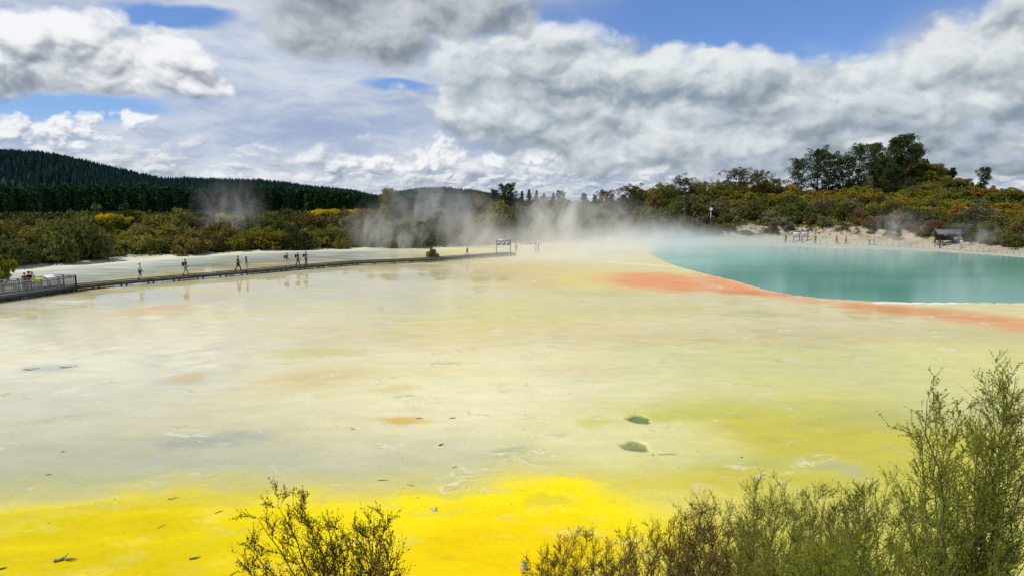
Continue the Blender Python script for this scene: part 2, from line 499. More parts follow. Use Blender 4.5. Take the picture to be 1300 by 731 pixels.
def build_ground():
    dense = np.arange(-42.5, 42.51, .2)
    a = np.radians(np.concatenate([np.arange(-180, -43, 5.0), dense, np.arange(45, 180, 5.0)]))
    rr = [0.0, .8, 1.6]
    while rr[-1] < 13: rr.append(rr[-1] + .4)
    py = 740.0
    while py > 318:
        r = gnd(650, py)[1]
        if r > rr[-1] + .02: rr.append(r)
        py -= 1.1 if not (525 < py < 575) else .6
    while rr[-1] < 210: rr.append(rr[-1] + 1.1)
    while rr[-1] < 15000: rr.append(rr[-1] * 1.06)
    rr = np.array(rr)
    A, RR = np.meshgrid(a, rr)
    x, y = np.sin(A) * RR, np.cos(A) * RR
    # rings are straight across the view near by, so rows stay fine where the pits are
    z, soil, bank, pit, s, sd = height(x, y, True)
    z = np.where(RR > 450, -1.5, z)
    n, m = x.shape
    idx = np.arange(n * m).reshape(n, m)
    i2 = np.concatenate([idx, idx[:, :1]], axis=1)
    F = np.stack([i2[:-1, :-1], i2[:-1, 1:], i2[1:, 1:], i2[1:, :-1]], axis=-1).reshape(-1, 4)[:, ::-1]
    V = np.stack([x, y, z], -1).reshape(-1, 3)
    me = npmesh('ground', V, F, smooth=True, vattr={'soil': soil.ravel(), 'bank': bank.ravel(), 'pit': pit.ravel(), 'shore': np.clip(sd, -5, 20).ravel(), 'back': np.clip(s, -60, 60).ravel()})
    o = link('ground', me, ground_mat())
    o['kind'] = 'structure'

def ground_mat():
    m, t, b = newmat('mineral_terrace')
    P = t.node('ShaderNodeTexCoord').outputs['Object']
    n1 = t.noise(P, .22, 5, .6, out='Color')
    n2 = t.noise(P, 1.3, 4, .6, out='Color')
    n3 = t.noise(P, 5.5, 4, .65, out='Color')
    w = t.vm('ADD', t.vm('SCALE', t.vm('SUBTRACT', n1, (.5, .5, .5)), 4.2), t.vm('SCALE', t.vm('SUBTRACT', n2, (.5, .5, .5)), .7))
    w = t.vm('ADD', w, t.vm('SCALE', t.vm('SUBTRACT', n3, (.5, .5, .5)), .55))
    Q = t.vm('MULTIPLY', t.vm('ADD', P, w), (1, 1, 0))
    fineA = t.noise(t.vm('MULTIPLY', P, (.5, 1.2, 1)), .9, 8, .66)
    fineB = t.noise(P, 6.0, 6, .65)
    big = t.noise(t.vm('MULTIPLY', P, (.45, 1.0, 1)), .11, 6, .6)
    def ell(px, py, rx, ry, soft=.5, rot=0.0):
        yf, yn = gnd(px, max(py - ry, 312)), gnd(px, min(py + ry, 760))
        c = np.array([(yf[0] + yn[0]) / 2, (yf[1] + yn[1]) / 2])
        ryw = (yf[1] - yn[1]) / 2; rxw = rx * gnd(px, py)[1] / FPX
        v = t.vm('MULTIPLY', t.vm('SUBTRACT', Q, (c[0], c[1], 0)), (1 / rxw, 1 / ryw, 0))
        return t.ss(t.vm('LENGTH', v), 1 + soft, 1 - soft)
    def cap(pa, pb, wid, soft=.6):
        a, bb = gnd(*pa)[:2], gnd(*pb)[:2]
        e = bb - a; L2 = float(e @ e)
        q = t.vm('SUBTRACT', Q, (a[0], a[1], 0))
        h = t.m('DIVIDE', t.vm('DOT_PRODUCT', q, (e[0], e[1], 0)), L2, clamp=True)
        dd = t.vm('LENGTH', t.vm('SUBTRACT', q, t.vm('SCALE', (e[0], e[1], 0), h)))
        return t.ss(dd, wid * (1 + soft), wid * (1 - soft))
    def lay(c, mask, col, s=1.0):
        return t.mix(t.mul(mask, s), c, tuple(col) + (1,))
    A = ALB
    col = t.mix(t.ss(big, .35, .65), A['cream'] + (1,), A['cream2'] + (1,))
    # pale grey floor of the near and far left
    col = lay(col, ell(60, 560, 520, 85, .55), A['grey'], .8)
    col = lay(col, ell(230, 628, 520, 34, .6), (.30, .315, .17), .75)
    col = lay(col, ell(380, 585, 420, 32, .7), A['bluegrey'], .55)
    col = lay(col, ell(150, 470, 320, 60, .7), A['white'], .55)
    col = lay(col, ell(640, 490, 330, 66, .6), A['pale'], .8)
    col = lay(col, ell(250, 382, 300, 16, .8), A['khaki'], .4)
    # warm band across the middle
    col = lay(col, ell(760, 425, 560, 22, .7), A['sand'], .75)
    col = lay(col, ell(560, 400, 260, 18, .8), A['lemon'], .35)
    col = lay(col, ell(640, 345, 90, 16, .7), A['ochre'], .4)
    col = lay(col, ell(250, 368, 260, 12, .8), A['sand'], .5)
    col = lay(col, ell(330, 345, 60, 5, .6), A['white'], .5)
    col = lay(col, ell(45, 384, 80, 9, .4), A['white'], .75)
    col = lay(col, ell(20, 400, 60, 5, .5), A['khaki'], .6)
    # khaki right side
    col = lay(col, ell(1150, 430, 330, 16, .7), A['khaki'], .65)
    col = lay(col, ell(1180, 480, 420, 50, .6), A['pistachio'], .85)
    col = lay(col, ell(1050, 590, 360, 85, .5), A['olive'], .95)
    col = lay(col, ell(900, 545, 130, 32, .7), A['olive'], .6)
    col = lay(col, ell(1120, 535, 140, 14, .8), A['sage'], .5)
    col = lay(col, ell(1050, 560, 200, 40, .8), A['oldgold'], .5)
    col = lay(col, ell(1000, 705, 420, 62, .5), A['olive'], .9)
    col = lay(col, ell(850, 610, 150, 14, .8), A['oldgold'], .75)
    col = lay(col, ell(880, 650, 190, 30, .8), A['lemon'], .5)
    col = lay(col, ell(1070, 592, 26, 6, .8), A['bluegrey'], .55)
    col = lay(col, ell(930, 585, 120, 10, .8), A['sage'], .35)
    # cream halo round the two pits, little yellow flares
    col = lay(col, ell(800, 555, 120, 34, .6), A['pale'], .55)
    col = lay(col, ell(850, 530, 50, 7, .8), A['olive'], .8)
    col = lay(col, ell(775, 542, 26, 7, .8), A['olive'], .7)
    # ochre rings on the left
    col = lay(col, ell(200, 397, 62, 10, .6), A['sand'], .9)
    col = lay(col, ell(200, 395, 46, 7, .6), A['oldochre'], .8)
    col = lay(col, ell(212, 391, 20, 3, .5), A['orange2'], .6)
    col = lay(col, ell(188, 403, 14, 2, .5), A['white'], .8)
    for q in ((380, 448, 50, 6, 'olive', .5), (430, 448, 24, 4, 'olive', .4), (240, 482, 28, 6, 'ochre', .55), (305, 464, 22, 4, 'ochre', .45), (380, 488, 70, 16, 'sand', .7),
              (390, 480, 40, 7, 'ochre', .3), (495, 495, 36, 5, 'sand', .7), (515, 534, 26, 4.5, 'oldochre', .8), (395, 502, 14, 3, 'white', .7), (372, 506, 12, 3, 'white', .6),
              (60, 466, 34, 5, 'slate', .55), (240, 566, 38, 6, 'slate', .45), (290, 556, 40, 6, 'slate', .35), (655, 574, 30, 5, 'slate', .45), (470, 470, 130, 12, 'sand', .5),
              (270, 560, 60, 8, 'bluegrey', .7), (740, 470, 60, 10, 'sand', .5), (1000, 430, 200, 7, 'ochre', .3), (560, 352, 90, 5, 'khaki', .6),
              (960, 398, 60, 4, 'khaki', .7), (1080, 405, 60, 4, 'khaki', .6), (870, 392, 50, 4, 'olive', .35), (760, 372, 60, 4, 'khaki', .5), (690, 362, 40, 6, 'ochre', .35)):
        col = lay(col, ell(q[0], q[1], q[2], q[3], .65), A[q[4]], q[5])
    # sulphur yellow in front
    ye = t.mx(ell(330, 735, 640, 108, .28), ell(700, 665, 125, 58, .45))
    ye = t.mx(ye, ell(620, 740, 260, 110, .3))
    edge = t.mx(ell(330, 725, 700, 124, .4), ell(760, 662, 200, 72, .5))
    col = lay(col, edge, A['lemon'], .6)
    col = lay(col, ye, A['sulphur'], .97)
    col = lay(col, t.mul(ye, t.mx(ell(640, 725, 200, 55, .6), ell(150, 740, 300, 40, .7))), A['amber'], 1.0)
    col = lay(col, t.mul(ye, ell(90, 700, 330, 70, .7)), (.54, .425, .003), .85)
    col = lay(col, t.mul(ye, t.ss(fineA, .50, .68)), A['amber'], .45)
    blot = t.noise(t.vm('MULTIPLY', P, (.6, 1, 1)), .75, 7, .68)
    col = lay(col, t.mul(ye, t.ss(blot, .56, .66)), A['lemon'], .55)
    col = lay(col, t.mul(ye, t.ss(blot, .42, .34)), (.50, .40, .01), .5)
    col = lay(col, t.mul(ye, t.ss(t.noise(P, 3.2, 6, .7), .60, .68)), (.42, .34, .02), .45)
    col = lay(col, ell(690, 642, 34, 10, .5), A['oldgold'], .55)
    col = lay(col, ell(715, 614, 40, 10, .5), A['sulphur'], .9)
    col = lay(col, ell(560, 632, 50, 5, .6), A['olive'], .35)
    col = lay(col, cap((-60, 675), (160, 640), .35), A['lemon'], .5)
    col = lay(col, cap((-60, 665), (330, 622), .5), A['oldgold'], .45)
    # rust orange along the pool
    og = t.mx(ell(838, 358, 58, 12, .35), cap((900, 367), (990, 373), 1.5))
    col = lay(col, ell(790, 356, 80, 12, .6), A['lemon'], .5)
    col = lay(col, ell(815, 357, 70, 11, .5), A['peach'], .8)
    rag = t.ss(t.noise(t.vm('MULTIPLY', P, (.4, 1.0, 1)), .55, 7, .70), .32, .48, .35, 1)
    col = lay(col, t.mul(og, rag), A['orange'], .95)
    col = lay(col, cap((930, 371), (985, 375), 1.4), A['peach'], .6)
    shore = t.attr('shore')
    band = t.mul(t.ss(shore, 6.5, 2.0), ell(968, 364, 74, 19, .3))
    col = lay(col, t.mul(band, rag), A['orange'], .95)
    col = lay(col, cap((925, 371), (985, 374), 1.2), A['rust'], .6)
    r2 = t.mx(cap((1110, 390), (1215, 400), 2.6, .75), cap((1215, 401), (1330, 415), 2.9, .75))
    col = lay(col, t.mx(cap((1120, 392), (1240, 404), 2.7), cap((1215, 402), (1330, 417), 2.9)), A['peach'], .5)
    col = lay(col, t.mul(r2, t.ss(t.noise(t.vm('MULTIPLY', P, (.4, 1.0, 1)), .6, 7, .70), .33, .50, .25, 1)), A['orange2'], .92)
    col = lay(col, cap((758, 331), (850, 338), .7, .8), A['white'], .8)
    col = lay(col, cap((1120, 384.6), (1240, 385.6), .32, .8), (.70, .70, .62), .9)
    # white crust at the pool's lip and over the shelf beyond the boardwalk
    back = t.attr('back')
    lip = t.mul(t.mul(t.ss(shore, .9, .1), t.ss(fineA, .38, .55)), t.ss(t.sep(P)[1], 100, 80))
    col = lay(col, lip, A['white'], .8)
    shelf = t.mul(t.ss(back, -26, -19), t.ss(t.sep(P)[0], -14, -24))
    streak = t.noise(t.vm('MULTIPLY', P, (.12, .8, 1)), .9, 6, .65)
    col = t.mix(shelf, col, t.mix(t.ss(streak, .34, .66), A['shelf'] + (1,), A['shelf2'] + (1,)))
    path = t.mul(t.ss(back, -16, -11), t.ss(t.sep(P)[0], 18, 34))
    col = t.mix(t.mul(path, .85), col, t.mix(fineB, (.27, .25, .19, 1), (.42, .39, .31, 1)))
    cn = t.noise(t.vm('MULTIPLY', Q, (.35, 1, 1)), .16, 5, .58)
    ln = t.m('ABSOLUTE', t.sub(t.m('FRACT', t.mul(cn, 11.0)), .5))
    lm = t.mul(t.ss(ln, .10, .02), t.ss(t.noise(P, .35, 3, .6), .48, .66))
    col = t.mix(t.mul(lm, t.m('SUBTRACT', .7, t.mul(ye, .45), clamp=True)), col, A['khaki'] + (1,))
    ln2 = t.m('ABSOLUTE', t.sub(t.m('FRACT', t.add(t.mul(cn, 11.0), .12)), .5))
    lm2 = t.mul(t.ss(ln2, .09, .02), t.ss(t.noise(P, .35, 3, .6), .48, .66))
    col = t.mix(t.mul(lm2, t.m('SUBTRACT', .65, t.mul(ye, .45), clamp=True)), col, A['white'] + (1,))
    edge2 = t.mul(t.ss(back, -6, -2.5), t.ss(t.sep(P)[0], 0, -12))
    col = lay(col, edge2, A['white'], .8)
    # fine mottling, grain and crumbs
    k = t.add(1.0, t.add(t.mul(t.sub(fineA, .5), .42), t.mul(t.sub(fineB, .5), .30)))
    col = t.vm('SCALE', col, k)
    spk = t.node('ShaderNodeTexVoronoi'); t._in(spk.inputs['Vector'], P); spk.inputs['Scale'].default_value = 2.2
    spk2 = t.node('ShaderNodeTexVoronoi'); t._in(spk2.inputs['Vector'], P); spk2.inputs['Scale'].default_value = 5.2
    rc = t.sep(spk.outputs['Color'])[0]; rc2 = t.sep(spk2.outputs['Color'])[0]
    sp = t.mx(t.mul(t.ss(spk.outputs['Distance'], .085, .05), t.ss(rc, .80, .82)), t.mul(t.ss(spk2.outputs['Distance'], .11, .07), t.ss(rc2, .84, .86)))
    col = t.mix(t.mul(sp, .8), col, (.10, .10, .06, 1))
    # pits, pale cut banks, dark soil under the scrub
    pit = t.attr('pit')
    col = t.mix(t.ss(pit, .02, .55), col, t.mix(t.ss(fineB, .35, .65), A['pit'] + (1,), A['pit2'] + (1,)))
    soil = t.attr('soil')
    sc = t.mix(t.noise(P, .5, 5, .6), (.018, .024, .009, 1), (.060, .058, .020, 1))
    col = t.mix(soil, col, sc)
    bank = t.attr('bank')
    bn = t.noise(P, .42, 6, .62)
    bc = t.mix(t.noise(t.vm('MULTIPLY', P, (.5, .5, 2.2)), .9, 6, .65), (.25, .185, .115, 1), (.47, .42, .31, 1))
    col = t.mix(t.mul(bank, t.ss(bn, .42, .56)), col, bc)
    t.l.new(col, b.inputs['Base Color'])
    # a film of water over most of the floor
    wet = t.mx(ell(330, 470, 620, 150, .35), t.mul(ell(900, 480, 500, 110, .6), .6))
    wet = t.mx(wet, ell(200, 380, 420, 30, .3))
    wet = t.mul(wet, t.ss(t.noise(t.vm('MULTIPLY', P, (.5, 1, 1)), .25, 5, .6), .30, .52, .35, 1))
    dry = t.m('SUBTRACT', 1.0, t.mx(t.mx(soil, bank), t.mul(ye, .9)), clamp=True)
    wet = t.mul(wet, dry)
    t.l.new(t.mul(wet, .9), b.inputs['Coat Weight'])
    b.inputs['Coat Roughness'].default_value = .05
    b.inputs['Coat IOR'].default_value = 1.31
    b.inputs['Roughness'].default_value = .62
    t.l.new(t.mul(t.m('SUBTRACT', 1.0, t.mx(soil, t.mul(ye, .85))), .2), b.inputs['Specular IOR Level'])
    bp = t.node('ShaderNodeBump'); bp.inputs['Strength'].default_value = .38; bp.inputs['Distance'].default_value = .05
    t.l.new(t.add(t.mul(fineA, .7), t.mul(fineB, .35)), bp.inputs['Height'])
    t.l.new(bp.outputs[0], b.inputs['Normal'])
    return m

ALB = dict(
    cream=(.525, .476, .245), cream2=(.545, .486, .225), pale=(.68, .63, .36), white=(.64, .61, .44), grey=(.43, .408, .25), bluegrey=(.335, .35, .25), slate=(.20, .22, .20),
    sand=(.56, .455, .20), lemon=(.60, .52, .075), ochre=(.50, .33, .09), oldochre=(.52, .34, .05), khaki=(.40, .375, .15), pistachio=(.53, .51, .145),
    olive=(.45, .43, .05), sage=(.33, .375, .14), oldgold=(.48, .40, .02), sulphur=(.74, .60, .002), amber=(.70, .50, .002),
    orange=(.61, .255, .10), orange2=(.56, .245, .08), peach=(.58, .36, .17), rust=(.54, .19, .05), shelf=(.27, .30, .215), shelf2=(.52, .53, .45),
    pit=(.09, .115, .03), pit2=(.20, .235, .07))

def build_pool():
    lo, hi = POOL.min(0), POOL.max(0)
    big = np.array([p + (p - POOL.mean(0)) / np.linalg.norm(p - POOL.mean(0)) * .5 for p in POOL])
    bm = bmesh.new()
    bm.faces.new([bm.verts.new((p[0], p[1], -.03)) for p in big])
    bmesh.ops.triangulate(bm, faces=bm.faces[:])
    me = bpy.data.meshes.new('pool_water'); bm.to_mesh(me); bm.free()
    m, t, b = newmat('pool_water')
    P = t.node('ShaderNodeTexCoord').outputs['Object']
    n = t.noise(t.vm('MULTIPLY', P, (.35, 1, 1)), .12, 5, .6)
    c = t.mix(t.ss(n, .35, .65), (.085, .290, .205, 1), (.130, .335, .262, 1))
    t.l.new(c, b.inputs['Base Color'])
    b.inputs['Roughness'].default_value = .13
    b.inputs['IOR'].default_value = 1.333
    bp = t.node('ShaderNodeBump'); bp.inputs['Strength'].default_value = .12; bp.inputs['Distance'].default_value = .05
    t.l.new(t.noise(t.vm('MULTIPLY', P, (.6, 1.2, 1)), 2.5, 4, .6), bp.inputs['Height'])
    t.l.new(bp.outputs[0], b.inputs['Normal'])
    o = link('pool_water', me, m); o['kind'] = 'structure'
    # still water lying in the two pits
    m2, t2, b2 = newmat('pit_water')
    b2.inputs['Base Color'].default_value = (.13, .18, .075, 1); b2.inputs['Roughness'].default_value = .5
    for (cx, cy, rx, ry, dep) in PITS[:1]:
        a = np.linspace(0, 2 * np.pi, 33)[:-1]
        bm = bmesh.new()
        bm.faces.new([bm.verts.new((cx + rx * 1.15 * math.cos(q), cy + ry * 1.15 * math.sin(q), -dep * .55)) for q in a])
        me = bpy.data.meshes.new('pit_water'); bm.to_mesh(me); bm.free()
        o = link('pit_water', me, m2); o['kind'] = 'structure'

# ------------------------------------------------------------------ far hills and their forest
RA = [(-700, 205), (-300, 195), (-80, 190), (0, 193), (60, 195), (100, 203), (140, 212), (180, 222), (210, 227), (240, 225), (270, 226), (330, 228), (400, 236), (450, 241), (490, 250), (540, 262), (700, 270), (1800, 275)]
RB = [(-700, 262), (420, 262), (470, 250), (500, 243), (530, 238.5), (560, 237), (600, 240), (625, 245), (650, 250), (700, 258), (900, 266), (1800, 270)]
RC = [(-700, 200), (-80, 206), (0, 214), (60, 233), (110, 242), (160, 262), (1800, 290)]
DA, DB, DC = 1500.0, 2700.0, 880.0
def hill_h(x, y):
    r = np.hypot(x, y); p = azpx(x, y)
    def one(tab, D, wid, tree):
        top = np.interp(p, [q[0] for q in tab], [q[1] for q in tab])
        rp = D
        hh = CAMH + (255 - top) * rp * (y / r) / FPX - tree
        k = np.exp(-((r - D) / wid) ** 2)
        return np.maximum(hh, 0) * k
    h = one(RA, DA, 420, 13) + 0
    h = np.maximum(h, one(RB, DB, 600, 13))
    h = np.maximum(h, one(RC, DC, 170, 6))
    h = h * (1 + .10 * (fbm(x, y, .004, 41) - .5)) + (fbm(x, y, .01, 42) - .5) * 5 * np.clip(h / 10, 0, 1)
    return h - 1.2

def build_hills():
    a = np.radians(np.arange(-62, 62.1, .5)); r = np.concatenate([np.arange(480, 2000, 24), np.arange(2000, 4600, 60)])
    A, RR = np.meshgrid(a, r)
    x, y = np.sin(A) * RR, np.cos(A) * RR
    z = hill_h(x, y)
    n, m = x.shape; idx = np.arange(n * m).reshape(n, m)
    F = np.stack([idx[:-1, :-1], idx[:-1, 1:], idx[1:, 1:], idx[1:, :-1]], -1).reshape(-1, 4)[:, ::-1]
    me = npmesh('hills', np.stack([x, y, z], -1).reshape(-1, 3), F, smooth=True)
    o = link('hills', me, plain('hill_undergrowth', (.022, .034, .018), .9, .4, .02, .1)); o['kind'] = 'structure'

def cones(x, y, z, h, rad, sides=5):
    """ragged conifers: three drooping tiers each"""
    n = len(x)
    parts = []
    for (b0, b1, rr, tipr) in ((.10, .55, 1.0, .30), (.38, .80, .72, .20), (.64, 1.0, .46, .03)):
        a = rng.uniform(0, 6.28, (n, 1)) + np.arange(sides)[None] * 2 * np.pi / sides
        jr = rng.uniform(.6, 1.25, (n, sides)); jz = rng.uniform(-.06, .06, (n, sides))
        lo = np.stack([x[:, None] + np.cos(a) * rad[:, None] * rr * jr, y[:, None] + np.sin(a) * rad[:, None] * rr * jr, z[:, None] + h[:, None] * (b0 + jz)], -1)
        hi = np.stack([x[:, None] + np.cos(a) * rad[:, None] * tipr, y[:, None] + np.sin(a) * rad[:, None] * tipr, np.broadcast_to((z + h * b1)[:, None], a.shape)], -1)
        V = np.concatenate([lo, hi], 1).reshape(-1, 3)
        b = (np.arange(n) * 2 * sides)[:, None]; i = np.arange(sides)[None]; j = (i + 1) % sides
        parts.append((V, np.stack([b + i, b + j, b + sides + j, b + sides + i], -1).reshape(-1, 4)))
    V, F = cat_parts(parts)
    return V, F

def build_forest():
    mat = leafmat('pine_needles_far_hazed', (.011, .030, .028), (.023, .056, .046), trans=.1, objvar=0, spec=.02)  # blue haze of the distant air is put into the needle colour
    # on the hills
    N = 26000
    p = rng.uniform(-120, 720, N); r = rng.uniform(640, 1650, N) ** 1.0
    k = rng.random(N) < .34
    r = np.where(k, rng.uniform(1330, 1640, N), r)
    far = rng.random(N) < .12
    p = np.where(far, rng.uniform(440, 700, N), p); r = np.where(far, rng.uniform(2350, 2800, N), r)
    x = (p - 650) / 874 * r / np.sqrt(1 + ((p - 650) / 874) ** 2); y = r / np.sqrt(1 + ((p - 650) / 874) ** 2)
    z = hill_h(x, y)
    ok = (z > 2.0)
    x, y, z = x[ok], y[ok], z[ok]
    clear = fbm(x, y, .012, 51, 3)
    ok = (clear > .33)
    x, y, z = x[ok], y[ok], z[ok]
    h = rng.uniform(10, 17, len(x)) * (1 + .25 * (fbm(x, y, .02, 52, 2) - .5)) ; h = np.where(np.hypot(x, y) < 1050, h * .55, h)
    V, F = cones(x, y, z - 1, h, h * rng.uniform(.17, .24, len(x)))
    nt = len(F) // 3
    tint = np.repeat(np.tile(rng.random(len(x)), 3), 5)
    o = link('hill_forest', npmesh('hill_forest', V, F, tint=tint), mat)
    tag(o, 'dark pine forest covering the far hills', 'forest', kind='stuff')
    # plantation in front of them
    xs, ys, hs = [], [], []
    for row in range(14):
        Y = 330 + row * 5.5 + (0 if row else 0)
        px = np.arange(-110, 560, 3.3 * 874 / Y)
        px = px + rng.normal(0, 1.5, len(px))
        X = (px - 650) / 874 * Y
        xs.append(X); ys.append(Y + rng.normal(0, 1.4, len(px)) + 30 * (fbm(px, px * 0, .006, 61, 3) - .5))
        hs.append(rng.uniform(13, 17.0, len(px)) * np.interp(px, [-110, 0, 300, 430, 480, 560], [1.05, 1.0, .98, .90, .75, .45]) * (.93 + .35 * (fbm(px, px * 0 + row, .02, 62, 3) - .4)))
    x, y, h = np.concatenate(xs), np.concatenate(ys), np.concatenate(hs)
    ncl = 26
    C, D = [], []
    n = len(x)
    # sprays of needles on whorls: each tree gets ncl*5 blades
    t = rng.random((n, ncl * 5)) ** .8
    hh = h[:, None]
    zz = hh * (.12 + .88 * t)
    rad = hh * .17 * (1.05 - t) ** .8 * rng.uniform(.5, 1.1, t.shape)
    a = rng.uniform(0, 2 * np.pi, t.shape)
    P = np.stack([x[:, None] + np.cos(a) * rad * .55, y[:, None] + np.sin(a) * rad * .55, zz], -1).reshape(-1, 3)
    D = norm(np.stack([np.cos(a), np.sin(a), rng.uniform(.1, .9, a.shape)], -1).reshape(-1, 3))
    Nn = norm(rng.normal(size=D.shape) + np.array([0, 0, .8]))
    V, F = leaf_quads(P, D, Nn, rng.uniform(.9, 1.9, len(P)), rng.uniform(.7, 1.3, len(P)))
    tint = np.repeat(rng.random(n), ncl * 5) * .6 + rng.random(len(P)) * .4
    TV, TF = segs_mesh(np.stack([x, y, np.full(n, -1.5)], -1), np.stack([x, y, h * .95], -1), .17, .04, 4)
    V, F2 = cat_parts([(V, F), (TV, TF)])
    me = npmesh('pine_plantation', V, F2, tint=np.concatenate([tint, np.zeros(len(TF))]), matidx=np.concatenate([np.zeros(len(F)), np.ones(len(TF))]))
    o = link('pine_plantation', me, [leafmat('pine_needles_plantation', (.010, .030, .012), (.038, .085, .030), trans=.15, objvar=0, spec=.02), plain('pine_bark_dark', (.05, .04, .03))])
    tag(o, 'dark green pine plantation standing in a long wall before the hills', 'forest', kind='stuff')
# ------------------------------------------------------------------ mid-distance scrub
def bush_mesh(name, seed, n_cl=26, per=85, leaf=(.13, .24), flat=.75, open_=.0, dry=.12):
    """a scrub crown of unit radius: many leaf clumps on crooked stems; leaf faces only"""
    g = np.random.default_rng(seed)
    ph = g.uniform(0, 2 * np.pi, n_cl); ct = g.uniform(-.05, 1, n_cl) ** .8 if n_cl < 3 else np.clip(g.uniform(-.1, 1, n_cl), 0, 1)
    st = np.sqrt(1 - ct ** 2)
    rr = g.uniform(.55, 1.0, n_cl) * (1 + .25 * np.sin(ph * 3 + seed))
    C = np.stack([np.cos(ph) * st * rr, np.sin(ph) * st * rr, (.18 + ct * rr * flat * g.uniform(.8, 1.2, n_cl))], -1)
    cr = g.uniform(.18, .36, n_cl)
    k = per
    d = norm(g.normal(size=(n_cl, k, 3)) + np.array([0, 0, .35]))
    rad = g.uniform(.55, 1.08, (n_cl, k, 1)) * cr[:, None, None]
    P = (C[:, None] + d * rad * np.array([1, 1, .72])).reshape(-1, 3)
    ok = P[:, 2] > .0
    D = norm(d.reshape(-1, 3) + g.normal(size=P.shape) * .7)
    N = norm(d.reshape(-1, 3) + np.array([0, 0, .6]) + g.normal(size=P.shape) * .55)
    P, D, N = P[ok], D[ok], N[ok]
    cl = np.repeat(g.random(n_cl), k)[ok]
    V, F = leaf_quads(P, D, N, g.uniform(*leaf, len(P)), g.uniform(leaf[0] * .6, leaf[1] * .75, len(P)))
    tint = cl * .55 + g.random(len(P)) * .45
    # stems
    base = np.stack([g.uniform(-.12, .12, n_cl), g.uniform(-.12, .12, n_cl), np.full(n_cl, -.15)], -1)
    mid = base * .5 + C * .5 + g.normal(size=C.shape) * .07
    s1 = segs_mesh(base, mid, .035, .022, 4); s2 = segs_mesh(mid, C, .022, .008, 4)
    # a few dead grey twigs sticking through
    nd = int(n_cl * dry * 10)
    q = C[g.integers(0, n_cl, nd)]; dd = norm(q + g.normal(size=q.shape) * .5 + np.array([0, 0, .5]))
    s3 = segs_mesh(q, q + dd * g.uniform(.2, .45, (nd, 1)), .007, .003, 3)
    Vs, Fs = cat_parts([(V, F), s1, s2, s3])
    ns = len(s1[1]) + len(s2[1]) + len(s3[1])
    return npmesh(name, Vs, Fs, tint=np.concatenate([tint, np.full(ns, .5)]), matidx=np.concatenate([np.zeros(len(F)), np.ones(ns)]))

M = {}
def veg_mats():
    M['bark'] = plain('grey_bark', (.11, .095, .075), .9, .4, 3)
    M['manuka'] = leafmat('scrub_leaf_olive', (.080, .084, .018), (.230, .210, .050), (.20, .155, .05), objvar=.8)
    M['deep'] = leafmat('scrub_leaf_deep', (.046, .060, .018), (.140, .155, .042), (.11, .11, .04), objvar=.7)
    M['fresh'] = leafmat('scrub_leaf_fresh', (.110, .122, .014), (.300, .285, .036), (.27, .22, .03), objvar=.6)
    M['greyg'] = leafmat('scrub_leaf_grey', (.105, .104, .060), (.260, .240, .140), (.20, .16, .10), objvar=.5)
    M['rust'] = leafmat('scrub_leaf_rust', (.140, .088, .014), (.320, .190, .028), (.32, .24, .03), objvar=.6)
    M['purple'] = leafmat('scrub_leaf_brown', (.090, .054, .032), (.205, .125, .070), (.17, .11, .06), objvar=.5)
    M['gorse'] = leafmat('gorse_blossom', (.22, .19, .012), (.80, .60, .010), objvar=.3)
    M['pine'] = leafmat('pine_needles', (.026, .048, .016), (.085, .120, .038), trans=.25, objvar=.4)
    M['pinebark'] = plain('pine_bark', (.10, .075, .055), .9, .4, 4)

PROT = {}
def protos():
    for kind in ('manuka', 'deep', 'fresh', 'greyg', 'rust', 'purple', 'gorse'):
        L = []
        for i in range(4):
            sd = hash_(kind) + i
            if kind == 'gorse': me = bush_mesh('gorse_bush', sd, 20, 110, (.08, .15), .6)
            elif kind in ('rust', 'purple'): me = bush_mesh('heath_shrub', sd, 22, 85, (.12, .22), .62)
            else: me = bush_mesh('scrub_bush', sd, 34, 90, (.10, .19), .70 + .1 * i)
            me.materials.append(M[kind]); me.materials.append(M['bark'])
            L.append(me)
        PROT[kind] = L
def hash_(s): return sum(ord(c) * (i + 3) for i, c in enumerate(s)) * 10

def put_bush(kind, x, y, r, hz, label, cat, group=None, name=None, sink=.15):
    me = random.choice(PROT[kind])
    o = bpy.data.objects.new(name or me.name, me); COL.objects.link(o)
    o.location = (x, y, H1(x, y) - sink)
    o.rotation_euler = (random.uniform(-.08, .08), random.uniform(-.08, .08), random.uniform(0, 6.28))
    o.scale = (r * random.uniform(.85, 1.2), r * random.uniform(.85, 1.2), hz)
    tag(o, label, cat, group)
    return o

